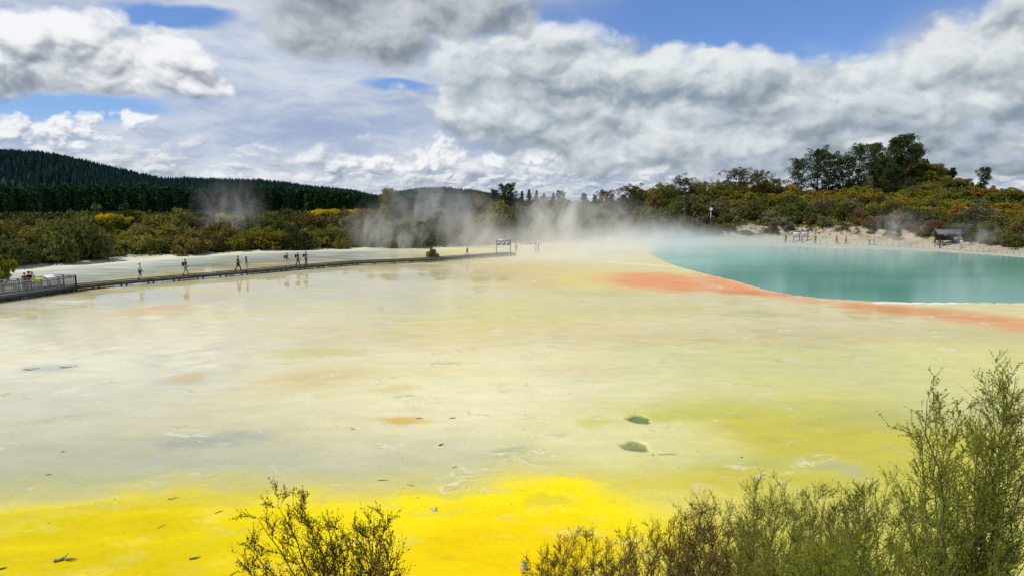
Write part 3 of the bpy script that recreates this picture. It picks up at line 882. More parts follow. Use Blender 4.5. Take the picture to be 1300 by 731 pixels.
def build_scrub():
    veg_mats(); protos()
    L = {
        'left': ('olive green bush in the thicket behind the pale flat beyond the boardwalk', 'scrub bush', 'scrub bushes behind the boardwalk flat'),
        'mid': ('dull green bush in the steamy thicket between the boardwalk sign and the teal pool', 'scrub bush', 'scrub bushes behind the steam'),
        'right': ('green bush on the slope above the far shore of the teal pool', 'hillside bush', 'bushes on the slope above the pool'),
        'rust': ('rust coloured shrub on the heath below the hilltop pines', 'heath shrub', 'rusty shrubs on the heath'),
        'gorse': ('yellow flowering gorse bush among the olive scrub below the dark pines', 'gorse bush', 'gorse in flower below the pines'),
        'brown': ('brown leaved shrub on the pale bank above the teal pool', 'bank shrub', 'brown shrubs along the bank'),
    }
    def scatter(p0, p1, rows, kinds, key, r, hz, gap, jit=.6):
        """rows = distances behind the edge of the scrub"""
        for s in rows:
            px = p0 + random.uniform(0, 10)
            while px < p1:
                Y = float(base_y(px)) + s + random.uniform(-min(3.2, s * .55), 3.0)
                X = (px - 650) / 874 * Y
                rr = random.uniform(r[0] * .72, r[1]) ; rr = rr * (1.18 if random.random() < .18 else 1.0); k = random.choices(list(kinds), list(kinds.values()))[0]
                lb = L[key]
                if key == 'right' and k == 'rust': lb = L['rust']
                if k == 'purple': lb = L['brown'] if key == 'right' else lb
                hh = rr * random.uniform(*hz)
                put_bush(k, X, Y, rr, hh, *lb)
                px += gap * rr * random.uniform(.8, 1.25) * 874 / Y
    # behind the flat on the left: tall dense front, lower olive heath behind it
    scatter(-45, 110, (2.5, 7), dict(manuka=3, deep=4, greyg=1), 'left', (2.2, 3.3), (1.1, 1.45), 1.25)
    scatter(-60, 110, (13, 24), dict(manuka=4, deep=2, greyg=1), 'left', (2.4, 3.4), (1.0, 1.35), 1.4)
    scatter(110, 640, (2.2, 6.5), dict(manuka=4, deep=3, fresh=1, greyg=1.2), 'left', (1.7, 2.9), (.95, 1.45), 1.5)
    scatter(110, 640, (13, 24), dict(manuka=3, deep=1, fresh=1.6, rust=1, greyg=1), 'left', (2.2, 3.6), (.8, 1.3), 1.75)
    scatter(110, 390, (40,), dict(manuka=3, deep=2, fresh=1.5), 'left', (2.6, 4.0), (.8, 1.4), 1.9)
    scatter(470, 640, (40,), dict(manuka=3, deep=2, fresh=1.5), 'left', (2.6, 4.0), (.9, 1.6), 1.9)
    # in the middle
    scatter(640, 880, (3, 9, 17), dict(manuka=4, deep=3, greyg=1), 'mid', (2.2, 3.6), (1.0, 1.5), 1.45)
    scatter(650, 900, (27, 38), dict(manuka=4, deep=3, fresh=1), 'mid', (2.8, 4.3), (.9, 1.4), 1.5)
    # above the pool
    scatter(880, 1330, (9, 14), dict(manuka=2, deep=2, greyg=2.5, purple=1.6), 'right', (1.6, 2.9), (.8, 1.3), 1.5)
    scatter(880, 1330, (21,), dict(manuka=3, deep=1.5, fresh=2, greyg=.6, rust=1.3), 'right', (1.8, 3.0), (.75, 1.1), 1.5)
    scatter(880, 1330, (31, 42), dict(manuka=2.5, deep=.8, fresh=3, rust=3.4, greyg=.2), 'right', (1.9, 3.2), (.65, 1.0), 1.65)
    scatter(880, 1330, (56,), dict(manuka=2.5, fresh=2.2, rust=3, deep=1), 'right', (2.2, 3.4), (.7, 1.0), 1.8)
    for (px, s, r) in ((950, 3.5, 1.1), (982, 4.2, 1.4), (1047, 4.4, 1.5), (1090, 6.5, 1.3), (1160, 6.0, 1.6), (1185, 6.4, 1.4), (1140, 5.0, 1.5), (1240, 4.5, 1.7), (1275, 4.2, 1.8), (1310, 4.5, 1.8), (905, 4.0, 1.6), (925, 5.5, 1.4), (1003, 5.2, 1.2), (1030, 6.2, 1.4), (1110, 6.0, 1.4), (1128, 4.6, 1.3), (1175, 4.2, 1.1), (1222, 5.8, 1.5), (1258, 4.0, 1.6), (1293, 3.8, 1.5)):
        Y = float(base_y(px)) + s
        put_bush('purple' if px in (982, 1160, 950) else random.choice(('greyg', 'deep', 'manuka')), (px - 650) / 874 * Y, Y, r, r * 1.05,
                 'low shrub clinging to the pale bank beside the path round the teal pool', 'bank shrub', 'shrubs on the pale bank')
    for k in range(46):
        X = MOUND[0] + random.gauss(0, 8); Y = MOUND[1] + random.uniform(-26, 6)
        if (X - MOUND[0]) ** 2 / 26 ** 2 > 1: continue
        put_bush(random.choice(('fresh', 'manuka', 'fresh', 'deep')), X, Y, random.uniform(1.6, 2.6), random.uniform(1.4, 2.4), 'green bush clothing the mound behind the tallest hilltop pine', 'hillside bush', 'bushes on the mound')
    # gorse in flower
    for (px, Y, r) in ((128, 122, 1.5), (142, 123, 1.7), (95, 118, 1.2), (160, 126, .9), (280, 150, 1.5), (296, 152, 1.1), (310, 140, .9)):
        o = put_bush('gorse', (px - 650) / 874 * Y, Y, r, r * 1.1, *L['gorse']); o.location.z += 2.9
    for px in range(402, 462, 9):
        Y = 205 + random.uniform(-5, 5)
        o = put_bush('gorse', (px - 650) / 874 * Y, Y, random.uniform(1.9, 2.8), 2.6, 'yellow flowering gorse in a bright band at the foot of the dark hills', 'gorse bush', 'band of gorse at the foot of the hills')
        o.location.z = CAMH + (255 - 268) * Y / FPX - 1.6
    # lone bushes with a place of their own
    b = put_bush('fresh', *gnd(-3, 362)[:2], 1.55, 2.7, 'bright green bush beside the railed viewing platform', 'bush', name='green_bush')
    b.location.z = 0
    q = gnd(550, 327); put_bush('deep', q[0], q[1], .75, 1.2, 'small dark bush at the end of the pale flat behind the boardwalk', 'bush', name='dark_bush')
    # undergrowth that nobody could count
    N = 15000; NF = 11000
    px = np.concatenate([rng.uniform(-120, 1420, N), rng.uniform(-150, 680, NF)]); s = np.concatenate([rng.uniform(.8, 78, N), rng.uniform(60, 235, NF)])
    far = np.concatenate([np.zeros(N, bool), np.ones(NF, bool)])
    Y = base_y(px) + s; X = (px - 650) / 874 * Y
    h, soil, bank, pit, s2, sd = height(X, Y, True)
    right = px > 890
    keep = (soil > .5) & ~((bank > .35) & (fbm(X, Y, .35, 71) > .36))
    X, Y, h, px, s2, far = X[keep], Y[keep], h[keep], px[keep], s2[keep], far[keep]
    k = 9
    n = len(X)
    big = np.where(far, 1.9, 1.0)
    off = rng.normal(size=(n, k, 3)) * np.array([.55, .55, .25]) * big[:, None, None]
    P = np.stack([X, Y, h + .12], -1)[:, None] + off; P[..., 2] = np.maximum(P[..., 2], (h - .05)[:, None])
    P = P.reshape(-1, 3)
    D = norm(rng.normal(size=P.shape) + np.array([0, 0, .9])); Nn = norm(rng.normal(size=P.shape) + np.array([0, 0, .7]))
    V, F = leaf_quads(P, D, Nn, rng.uniform(.3, .75, len(P)) * np.repeat(big, k), rng.uniform(.22, .5, len(P)) * np.repeat(big, k))
    tone = fbm(X, Y, .06, 72)
    tint = np.repeat(np.clip((tone - .5) * 2.2 + .5, 0, 1) * .7 * np.where(far, .25, 1), k) + rng.random(len(P)) * .3 * np.repeat(np.where(far, .4, 1), k)
    m, t, bs = newmat('undergrowth_leaf')
    P_ = t.node('ShaderNodeTexCoord').outputs['Object']
    c1 = t.mix(t.attr('tint'), (.050, .060, .014, 1), (.180, .165, .034, 1))
    c2 = t.mix(t.attr('tint'), (.115, .075, .012, 1), (.310, .175, .022, 1))
    e = t.mul(t.ss(t.noise(P_, .07, 4, .6), .44, .56), t.ss(t.sep(P_)[0], 55, 85))
    t.l.new(t.mix(e, c1, c2), bs.inputs['Base Color']); bs.inputs['Roughness'].default_value = .7; bs.inputs['Specular IOR Level'].default_value = .03
    o = link('scrub_undergrowth', npmesh('scrub_undergrowth', V, F, tint=tint), m)
    tag(o, 'low mixed undergrowth covering the ground between the bushes', 'undergrowth', kind='stuff')

# ------------------------------------------------------------------ pines one can tell apart
def pine_parts(seed, ht, crown0, spread, dens=1.0, tilt=0.0, blob=.3, form='round'):
    g = np.random.default_rng(seed)
    # trunk
    n = 9
    zz = np.linspace(0, ht * .96, n)
    wob = np.cumsum(g.normal(0, ht * .008, (n, 2)), 0) + np.outer(zz / ht, [tilt * ht, 0])
    T = np.stack([wob[:, 0], wob[:, 1], zz], -1); T[0, :2] = 0
    r = ht * .017 * (1 - .85 * zz / ht) + .03
    trunk = [segs_mesh(T[:-1], T[1:], r[:-1], r[1:], 7)]
    # limbs
    nl = int(26 * dens)
    tt = crown0 + (1 - crown0) * (np.arange(nl) + g.uniform(0, 1, nl)) / nl
    p0 = np.stack([np.interp(tt * ht, zz, T[:, i]) for i in range(3)], -1)
    a = np.arange(nl) * 2.4 + g.uniform(-.5, .5, nl)
    u = (tt - crown0) / (1 - crown0)
    if form == 'cone': ln = ht * spread * 1.25 * (1.02 - u) ** 1.05
    elif form == 'flat': ln = ht * spread * (np.sin(np.pi * (.28 + .62 * u)) ** .8)
    else: ln = ht * spread * (np.sin(np.pi * (.16 + .72 * u)) ** .7)
    ln = ln * g.uniform(.6, 1.15, nl)
    up = .12 + .55 * u + g.uniform(-.12, .16, nl)
    d = norm(np.stack([np.cos(a), np.sin(a), up], -1))
    p1 = p0 + d * ln[:, None] * .55; d2 = norm(d + np.array([0, 0, .25]))
    p2 = p1 + d2 * ln[:, None] * .5
    rl = np.interp(tt * ht, zz, r) * .42
    limbs = [segs_mesh(p0, p1, rl, rl * .6, 5), segs_mesh(p1, p2, rl * .6, rl * .2, 4)]
    # needle clumps along the outer limbs
    C, CR = [], []
    for f, k in ((.45, .7), (.75, .9), (1.0, 1.0)):
        c = p0 + (p1 - p0) * min(f / .55, 1) + (p2 - p1) * max((f - .55) / .45, 0)
        C.append(c + g.normal(size=c.shape) * ln[:, None] * .09); CR.append(np.clip(ln * blob, ht * (.014 if form == 'cone' else .035), ht * .105) * k * g.uniform(.7, 1.25, nl))
    C.append(T[-1:] + np.array([[0, 0, 0]])); CR.append(np.array([ht * (.018 if form == 'cone' else .05)]))
    C = np.concatenate(C); CR = np.concatenate(CR)
    k = 70
    dd = norm(g.normal(size=(len(C), k, 3)) + np.array([0, 0, .25]))
    P = (C[:, None] + dd * (CR[:, None, None] * g.uniform(.35, 1.1, (len(C), k, 1))) * np.array([1, 1, .62])).reshape(-1, 3)
    D = norm(dd.reshape(-1, 3) + g.normal(size=P.shape) * .5 + np.array([0, 0, .3])); N = norm(g.normal(size=P.shape) + np.array([0, 0, .8]))
    ls = min(1.0, .35 + ht / 22)
    V, F = leaf_quads(P, D, N, g.uniform(.28, .6, len(P)) * ls, g.uniform(.12, .3, len(P)) * ls)
    tint = np.repeat(g.random(len(C)), k) * .6 + g.random(len(P)) * .4
    return cat_parts(trunk), cat_parts(limbs), (V, F, tint)

def pine(name, label, cat, group, px, Y, ytop, ybase=None, crown0=.3, spread=.26, seed=0, **kw):
    X = (px - 650) / 874 * Y
    z0 = H1(X, Y) - .2
    ztop = CAMH + (255 - ytop) * Y / FPX
    ht = max(ztop - z0, 1.5)
    r = empty(name, (X, Y, z0), 0); tag(r, label, cat, group)
    tr, li, (V, F, tint) = pine_parts(seed, ht, crown0, spread, **kw)
    link('trunk', npmesh('trunk', *tr, smooth=True), M['pinebark'], r)
    link('limbs', npmesh('limbs', *li), M['pinebark'], r)
    link('crown', npmesh('crown', V, F, tint=tint), M['pine'], r)
    return r

def build_pines():
    G = 'pines on the hilltop'
    rows = [
        (1012, 205, 207, .05, .34, 'round', 'short bushy pine at the low end of the hilltop clump'),
        (1036, 206, 195, .08, .34, 'round', 'dense round pine with the tall double top, low end of the hilltop clump'),
        (1052, 210, 199, .12, .30, 'round', 'dark pine with a notched crown just above the bare pale patch'),
        (1070, 207, 204, .08, .32, 'round', 'broad low pine between the notched one and the domed pair'),
        (1088, 208, 190, .18, .30, 'round', 'domed pine with clumped crown on the hilltop'),
        (1106, 214, 187, .30, .24, 'round', 'slender pine with gaps in its crown beside the tallest pine'),
        (1118, 206, 203, .12, .28, 'round', 'half hidden pine below the slender one on the hilltop'),
        (1133, 209, 181, .28, .28, 'flat', 'tall pine leaning in behind the tallest crown'),
        (1148, 207, 177, .42, .30, 'flat', 'tallest pine on the hilltop, broad flat topped crown on a bare trunk'),
        (1161, 213, 186, .45, .22, 'flat', 'open pine with side branches jutting out under the tallest crown'),
        (1128, 202, 212, .10, .30, 'round', 'low pine in front of the tallest trunk'),
        (1173, 222, 203, .25, .24, 'cone', 'small spiky pine on the grassy mound past the tallest pine'),
        (1190, 226, 210, .15, .26, 'cone', 'little pine on the falling edge of the mound'),
        (1207, 216, 216, .35, .30, 'round', 'sparse little pine at the foot of the mound'),
        (1247, 205, 216, .32, .36, 'round', 'lone pine standing apart on the skyline past the mound'),
        (1232, 206, 233, .15, .30, 'round', 'stubby sapling beside the lone skyline pine'),
    ]
    for i, (px, Y, yt, c0, sp, form, lab) in enumerate(rows):
        pine('pine_tree', lab, 'pine', G, px, Y, yt, crown0=c0, spread=sp * (1.0 if form != 'round' else .95), seed=300 + i, form=form, dens=1.35 if i < 11 else .9, blob=.36)
    G2 = 'conifers behind the steam'
    mid = [(628, 196, 243, 'round', 'rounded pine in the steam at the end of the far hills'), (640, 200, 237, 'round', 'twin crowned pine in the distant group behind the boardwalk sign'),
           (650, 204, 235.5, 'round', 'tallest of the distant conifers behind the boardwalk sign'), (662, 208, 243, 'cone', 'narrow conifer next to the tallest distant one'),
           (672, 210, 241, 'cone', 'pointed conifer in the middle of the distant group'), (681, 212, 242, 'cone', 'spire shaped conifer in the distant group'), (690, 214, 246, 'cone', 'shorter spire at the far end of the unbroken distant group'),
           (702, 216, 245, 'cone', 'conifer standing a little apart past the distant group'), (711, 218, 244, 'round', 'last rounded conifer of the distant group'), (742, 215, 247, 'round', 'small lone tree on the skyline over the steam'),
           (755, 210, 248, 'cone', 'thin little tree poking over the scrub above the steam')]
    for i, (px, Y, yt, form, lab) in enumerate(mid):
        pine('conifer_tree', lab, 'conifer', G2, px, Y, yt, crown0=.12, spread=.30 if form == 'round' else .2, seed=400 + i, form=form, dens=.9, blob=.34)
    br = [(494, 172, 243, .34, 'broad green tree rising over the thicket before the far hills'), (546, 178, 252, .30, 'rounded tree in the steam behind the end of the flat'), (610, 150, 250, .34, 'leafy tree at the edge of the steam before the rounded pine'),
          (235, 160, 268, .36, 'small leafy tree in the olive heath below the plantation'), (330, 170, 266, .34, 'leafy tree below the dark plantation, behind the group of three walkers'), (75, 140, 277, .4, 'low spreading tree over the thicket by the platform'), (160, 165, 277, .36, 'little leafy tree beside the yellow gorse')]
    for i, (px, Y, yt, sp, lab) in enumerate(br):
        o = pine('leafy_tree', lab, 'tree', 'leafy trees over the thicket', px, Y, yt, crown0=.1, spread=sp, seed=500 + i, form='round', blob=.45)
        for c in o.children:
            if c.name.startswith('crown'): c.data.materials[0] = M['deep'] if i in (3, 4, 6) else M['manuka']
    # flat crowned manuka trees on the central skyline
    sk = [(870, 172, 233, 'dark wide crowned tree on the skyline over the pool'), (845, 176, 240, 'wide low tree beside the dark skyline tree'), (890, 180, 236, 'crooked tree with open branches past the dark skyline tree'),
          (938, 176, 222, 'tall twiggy tree with the highest crown above the pool bank'), (962, 182, 224, 'spreading tree joined to the tall twiggy one'), (915, 178, 235, 'olive tree filling the skyline before the tall twiggy one'), (800, 178, 242, 'flat topped tree over the steam'), (985, 186, 231, 'low tree at the foot of the hilltop clump'), (770, 180, 247, 'grey green tree at the steamy end of the skyline scrub')]
    for i, (px, Y, yt, lab) in enumerate(sk):
        o = pine('scrub_tree', lab, 'tree', 'trees on the skyline above the pool', px, Y, yt, crown0=.25, spread=.75, seed=600 + i, form='flat', blob=.36, dens=1.1)
        for c in o.children:
            if c.name.startswith('crown'): c.data.materials[0] = M['manuka'] if i % 3 else M['deep']

# ------------------------------------------------------------------ shrubs at the lookout
def shrub(name, label, base, tips, leafm, barkm, seed, nb=22, blen=.45, ntw=6, twl=.13, nl=9, leaf=(.010, .016), lw=.45, r0=.012, spread=.6, start=.25, droop=.0, bend=.12, group=None):
    g = np.random.default_rng(seed)
    base = np.array(base, float)
    S0, S1, RA_, RB_ = [], [], [], []
    bp, bd, bl, br = [], [], [], []
    for tip in tips:
        tip = np.array(tip, float)
        b = base + np.append(g.normal(0, .07, 2), 0)
        L = np.linalg.norm(tip - b)
        ctrl = b + (tip - b) * .5 + np.array([0, 0, L * bend]) * .6 - (tip - b) * np.array([1, 1, 0]) * .18 + g.normal(0, .03 * L, 3)
        n = 14
        t = np.linspace(0, 1, n)[:, None]
        Q = (1 - t) ** 2 * b + 2 * t * (1 - t) * ctrl + t * t * tip
        Q[1:-1] += g.normal(0, .006 * L, (n - 2, 3))
        r = r0 * (L / 2.0) * (1 - t[:, 0]) ** .8 + .0016
        S0.append(Q[:-1]); S1.append(Q[1:]); RA_.append(r[:-1]); RB_.append(r[1:])
        m = max(4, int(nb * (L / 2.0)))
        tt = start + (1 - start) * np.sort(g.random(m)) ** .85
        P = np.stack([np.interp(tt, t[:, 0], Q[:, i]) for i in range(3)], -1)
        k = np.clip((tt * (n - 1)).astype(int), 0, n - 2)
        T = norm(Q[k + 1] - Q[k])
        bp.append(P); bd.append(norm(T * .75 + perp_(T, g) * spread + np.array([0, 0, .16 - droop])))
        bl.append(blen * L / 2.0 * (1.12 - tt) ** .75 * g.uniform(.5, 1.15, m) + .05); br.append(np.interp(tt, t[:, 0], r) * .55)
    S0, S1 = np.concatenate(S0), np.concatenate(S1)
    RA_, RB_ = np.concatenate(RA_), np.concatenate(RB_)
    bp, bd, bl, br = map(np.concatenate, (bp, bd, bl, br))
    br = np.clip(br, .0012, .006)
    # branches: three bending pieces
    p = bp; d = bd; ends = [p]
    for q in range(3):
        d = norm(d + g.normal(size=d.shape) * .14 + np.array([0, 0, .10]))
        nx = p + d * (bl / 3)[:, None]
        S0 = np.concatenate([S0, p]); S1 = np.concatenate([S1, nx])
        RA_ = np.concatenate([RA_, br * (1 - q * .28)]); RB_ = np.concatenate([RB_, br * (1 - (q + 1) * .28)])
        p = nx; ends.append(p)
    E = np.stack(ends, 1)
    nb_ = len(bp)
    ft = g.uniform(.12, 1, (nb_, ntw)) * 3
    k = np.clip(ft.astype(int), 0, 2); f = (ft - k)[..., None]
    ar = np.arange(nb_)[:, None]
    tp = E[ar, k] * (1 - f) + E[ar, k + 1] * f
    tdir = norm(E[ar, k + 1] - E[ar, k])
    td = norm(tdir * .8 + perp_(tdir, g) * .65 + np.array([0, 0, .22])).reshape(-1, 3)
    tp = tp.reshape(-1, 3)
    tl = (twl * g.uniform(.4, 1.2, (nb_, ntw)) * np.clip(bl / (blen * .6), .5, 1.2)[:, None]).reshape(-1)
    te = tp + td * tl[:, None]
    S0 = np.concatenate([S0, tp]); S1 = np.concatenate([S1, te])
    RA_ = np.concatenate([RA_, np.full(len(tp), .0009)]); RB_ = np.concatenate([RB_, np.full(len(tp), .0005)])
    SV, SF = segs_mesh(S0, S1, RA_, RB_, 4)
    # leaves along the twigs and the branch tips
    A0 = np.concatenate([tp, E[:, 1], E[:, 2]]); A1 = np.concatenate([te, E[:, 2], E[:, 3]])
    Dr = norm(A1 - A0)
    u = g.random((len(A0), nl, 1))
    LP = (A0[:, None] * (1 - u) + A1[:, None] * u).reshape(-1, 3)
    Dm = np.repeat(Dr, nl, 0)
    LD = norm(Dm * .75 + perp_(Dm, g) * .8 + np.array([0, 0, .15]))
    LN = norm(np.cross(LD, g.normal(size=LD.shape)))
    ll = g.uniform(*leaf, len(LP))
    V, F = leaf_quads(LP, LD, LN, ll, ll * lw)
    tint = np.repeat(g.random(len(A0)), nl) * .5 + g.random(len(LP)) * .5
    r = empty(name, tuple(base)); tag(r, label, 'shrub', group)
    link('branches', npmesh('branches', SV - base, SF), barkm, r)
    link('foliage', npmesh('foliage', V - base, F, tint=tint), leafm, r)
    return r, len(F) + len(SF)

def perp_(v, g):
    r = g.normal(size=v.shape)
    r -= v * np.sum(r * v, axis=-1, keepdims=True)
    return norm(r)

def build_lookout_shrubs():
    bark = plain('twig_bark', (.085, .062, .040), .85, .4, 20)
    barkg = plain('twig_bark_olive', (.14, .145, .035), .85, .4, 20)
    br = leafmat('leaf_brown_olive', (.110, .078, .014), (.300, .220, .036), trans=.45, objvar=.1)
    mixm = leafmat('leaf_russet_green', (.100, .092, .018), (.290, .250, .050), trans=.45, objvar=.15)
    gr = leafmat('leaf_kanuka', (.140, .165, .014), (.400, .415, .040), trans=.5, objvar=.1)
    tot = 0
    def base(px, Y):
        X = (px - 650) / 874 * Y
        return (X, Y, H1(X, Y) - .05)
    def T(lst, Y, dy=.55):
        return [at(px, py, Y + random.uniform(-dy, dy)) for px, py in lst]
    # the one alone in the sulphur
    Y = 4.6
    _, n = shrub('lookout_shrub', 'small open shrub with brown olive leaves standing alone before the sulphur yellow', base(432, Y),
                 T([(327, 657), (352, 640), (380, 634), (362, 670), (409, 652), (437, 664), (475, 653), (464, 667), (448, 677), (315, 692), (318, 720), (502, 680), (498, 717), (489, 657), (424, 702), (392, 680), (505, 737), (460, 712), (338, 727)], Y, .35), br, bark, 11,
                 nb=28, blen=.36, ntw=9, twl=.16, nl=9, leaf=(.009, .016), lw=.55, r0=.010, spread=.85, start=.26, bend=.02); tot += n
    # brown mass in the middle
    lst = [(700, 7.0, 'low straggling brown shrub at the near end of the thicket, next to the pale stump', [(672, 712), (690, 700), (712, 690), (728, 678), (745, 682), (660, 722), (700, 715), (735, 705)], br),
           (790, 6.6, 'brown shrub of medium height between the straggling one and the rounded one', [(752, 680), (770, 690), (790, 680), (808, 676), (825, 672), (842, 676), (765, 712), (800, 705), (835, 700), (780, 720)], mixm),
           (880, 6.2, 'rounded russet brown shrub with dense twiggy top', [(852, 668), (866, 655), (880, 645), (893, 636), (908, 640), (922, 655), (846, 690), (935, 672), (870, 690), (905, 680), (890, 668)], br),
           (930, 5.8, 'low olive shrub filling the gap under the rounded russet one', [(900, 690), (925, 685), (945, 668), (955, 650), (960, 680), (915, 710), (940, 705), (975, 700)], mixm)]
    for i, (px, Y, lab, tips, mt) in enumerate(lst):
        _, n = shrub('lookout_shrub', lab, base(px, Y), T(tips, Y, .6), mt, bark, 20 + i, nb=38, blen=.36, ntw=8, twl=.16, nl=9, leaf=(.007, .0135), lw=.5, r0=.009, spread=.85, start=.35, bend=.04); tot += n
    # green shrubs right of the middle
    lst = [(985, 5.2, 'dark forked shrub with one upright spike in the middle of the thicket', [(960, 620), (968, 635), (978, 628), (994, 612), (1004, 632), (1012, 650), (955, 655), (985, 655), (1020, 668)], gr, .40),
           (1050, 5.4, 'olive green bushy shrub next to the forked one with the spike', [(1020, 632), (1036, 622), (1050, 625), (1064, 635), (1078, 650), (1030, 660), (1060, 668), (1010, 690), (1090, 670), (1045, 690)], mixm, .36),
           (1010, 4.2, 'leafy yellow green shrub low in front of the forked one', [(960, 705), (985, 690), (1010, 685), (1035, 690), (1060, 698), (975, 722), (1020, 712), (1050, 718), (945, 722)], gr, .36),
           (1110, 4.3, 'wide green shrub with long arching shoots under the tall sprays', [(1075, 665), (1092, 640), (1110, 625), (1128, 612), (1098, 678), (1140, 655), (1160, 640), (1085, 705), (1130, 695), (1170, 675)], gr, .42)]
    for i, (px, Y, lab, tips, mt, bl) in enumerate(lst):
        _, n = shrub('lookout_shrub', lab, base(px, Y), T(tips, Y, .5), mt, barkg, 40 + i, nb=38, blen=bl, ntw=8, twl=.15, nl=10, leaf=(.007, .013), lw=.42, r0=.009, spread=.75, start=.3, bend=.04); tot += n
    # the tall one
    Y = 3.9
    _, n = shrub('lookout_shrub', 'tallest shrub, long feathery green sprays reaching up into the yellow', base(1268, Y),
                 T([(1177, 507), (1170, 556), (1186, 528), (1201, 553), (1220, 520), (1200, 598), (1247, 508), (1260, 480), (1274, 498), (1290, 476), (1303, 508), (1315, 488), (1239, 568), (1263, 548), (1293, 553), (1169, 598), (1220, 608), (1255, 618), (1285, 608), (1315, 588)], Y, .45), gr, barkg, 60,
                 nb=25, blen=.42, ntw=8, twl=.14, nl=11, leaf=(.008, .0145), lw=.5, r0=.008, spread=.72, start=.26, bend=.05); tot += n
    _, n = shrub('lookout_shrub', 'thick green shrub filling the corner below the tallest sprays', base(1235, 3.6),
                 T([(1150, 640), (1180, 655), (1205, 640), (1230, 655), (1260, 650), (1290, 640), (1165, 690), (1200, 690), (1240, 690), (1280, 690), (1310, 670), (1150, 720), (1220, 720), (1270, 720)], 3.6, .4), gr, barkg, 61,
                 nb=30, blen=.40, ntw=8, twl=.14, nl=10, leaf=(.007, .013), lw=.4, r0=.009, spread=.6, start=.3, bend=.04); tot += n
    _, n = shrub('lookout_shrub', 'yellow green shrub in the bottom row between the wide shrub and the corner', base(1130, 3.4),
                 T([(1070, 715), (1095, 700), (1120, 705), (1145, 712), (1165, 705), (1185, 718), (1110, 725)], 3.4, .3), gr, barkg, 62,
                 nb=38, blen=.36, ntw=7, twl=.10, nl=10, leaf=(.007, .013), lw=.4, r0=.009, spread=.6, start=.3, bend=.04); tot += n
    _, n = shrub('lookout_shrub', 'dry brownish shrub along the bottom edge below the rounded russet one', base(870, 4.6),
                 T([(800, 722), (825, 712), (850, 705), (875, 712), (900, 715), (925, 712), (770, 728), (945, 725)], 4.6, .4), br, bark, 63,
                 nb=38, blen=.36, ntw=7, twl=.10, nl=9, leaf=(.008, .015), lw=.5, r0=.009, spread=.65, start=.3, bend=.04); tot += n
    more = [(715, 5.4, 'short brown shrub at the bottom edge just past the pale stump', [(690, 728), (705, 716), (722, 708), (738, 716), (752, 722)], br, bark),
            (960, 4.9, 'short olive shrub at the bottom edge below the olive gap filler', [(915, 726), (935, 712), (955, 706), (975, 712), (990, 722), (965, 730)], mixm, barkg),
            (1050, 3.7, 'low bright green shrub at the bottom edge in front of the leafy yellow green one', [(1000, 728), (1022, 716), (1042, 706), (1062, 712), (1082, 722), (1050, 730)], gr, barkg),
            (1080, 4.9, 'thin green shrub behind the wide one with arching shoots', [(1062, 640), (1080, 628), (1098, 622), (1088, 660), (1115, 655), (1105, 690), (1070, 690)], mixm, barkg)]
    for i, (px, Y, lab, tips, mt, bk) in enumerate(more):
        _, n = shrub('lookout_shrub', lab, base(px, Y), T(tips, Y, .4), mt, bk, 80 + i, nb=38, blen=.38, ntw=7, twl=.10, nl=10, leaf=(.008, .014), lw=.45, r0=.009, spread=.65, start=.3, bend=.04); tot += n
    print('lookout faces', tot)
# ------------------------------------------------------------------ boardwalk and platform
BW_PX = [(-60, 384), (0, 375.5), (40, 370), (80, 364.5), (130, 359.5), (171, 356), (230, 351), (300, 345), (380, 338), (450, 332.5), (500, 330.5), (545, 328.5), (600, 324.5), (640, 322), (652, 321.6)]
BWZ = .42
BWP = np.array([gnd(px, py, BWZ) for px, py in BW_PX])
def bw_at(px):
    """the spot on the boardwalk's centre line seen on a bearing"""
    p = 650 + 874 * BWP[:, 0] / BWP[:, 1]
    return np.array([np.interp(px, p, BWP[:, i]) for i in range(3)])
def resample(P, step):
    P = np.asarray(P, float)
    L = np.concatenate([[0], np.cumsum(np.linalg.norm(np.diff(P, axis=0), axis=1))])
    n = max(2, int(L[-1] / step) + 1); q = np.linspace(0, L[-1], n)
    return np.stack([np.interp(q, L, P[:, i]) for i in range(3)], -1)

def side_of(P):
    T = np.gradient(P, axis=0); T[:, 2] = 0; T = norm(T)
    return np.stack([T[:, 1], -T[:, 0], np.zeros(len(P))], -1)      # to the near side

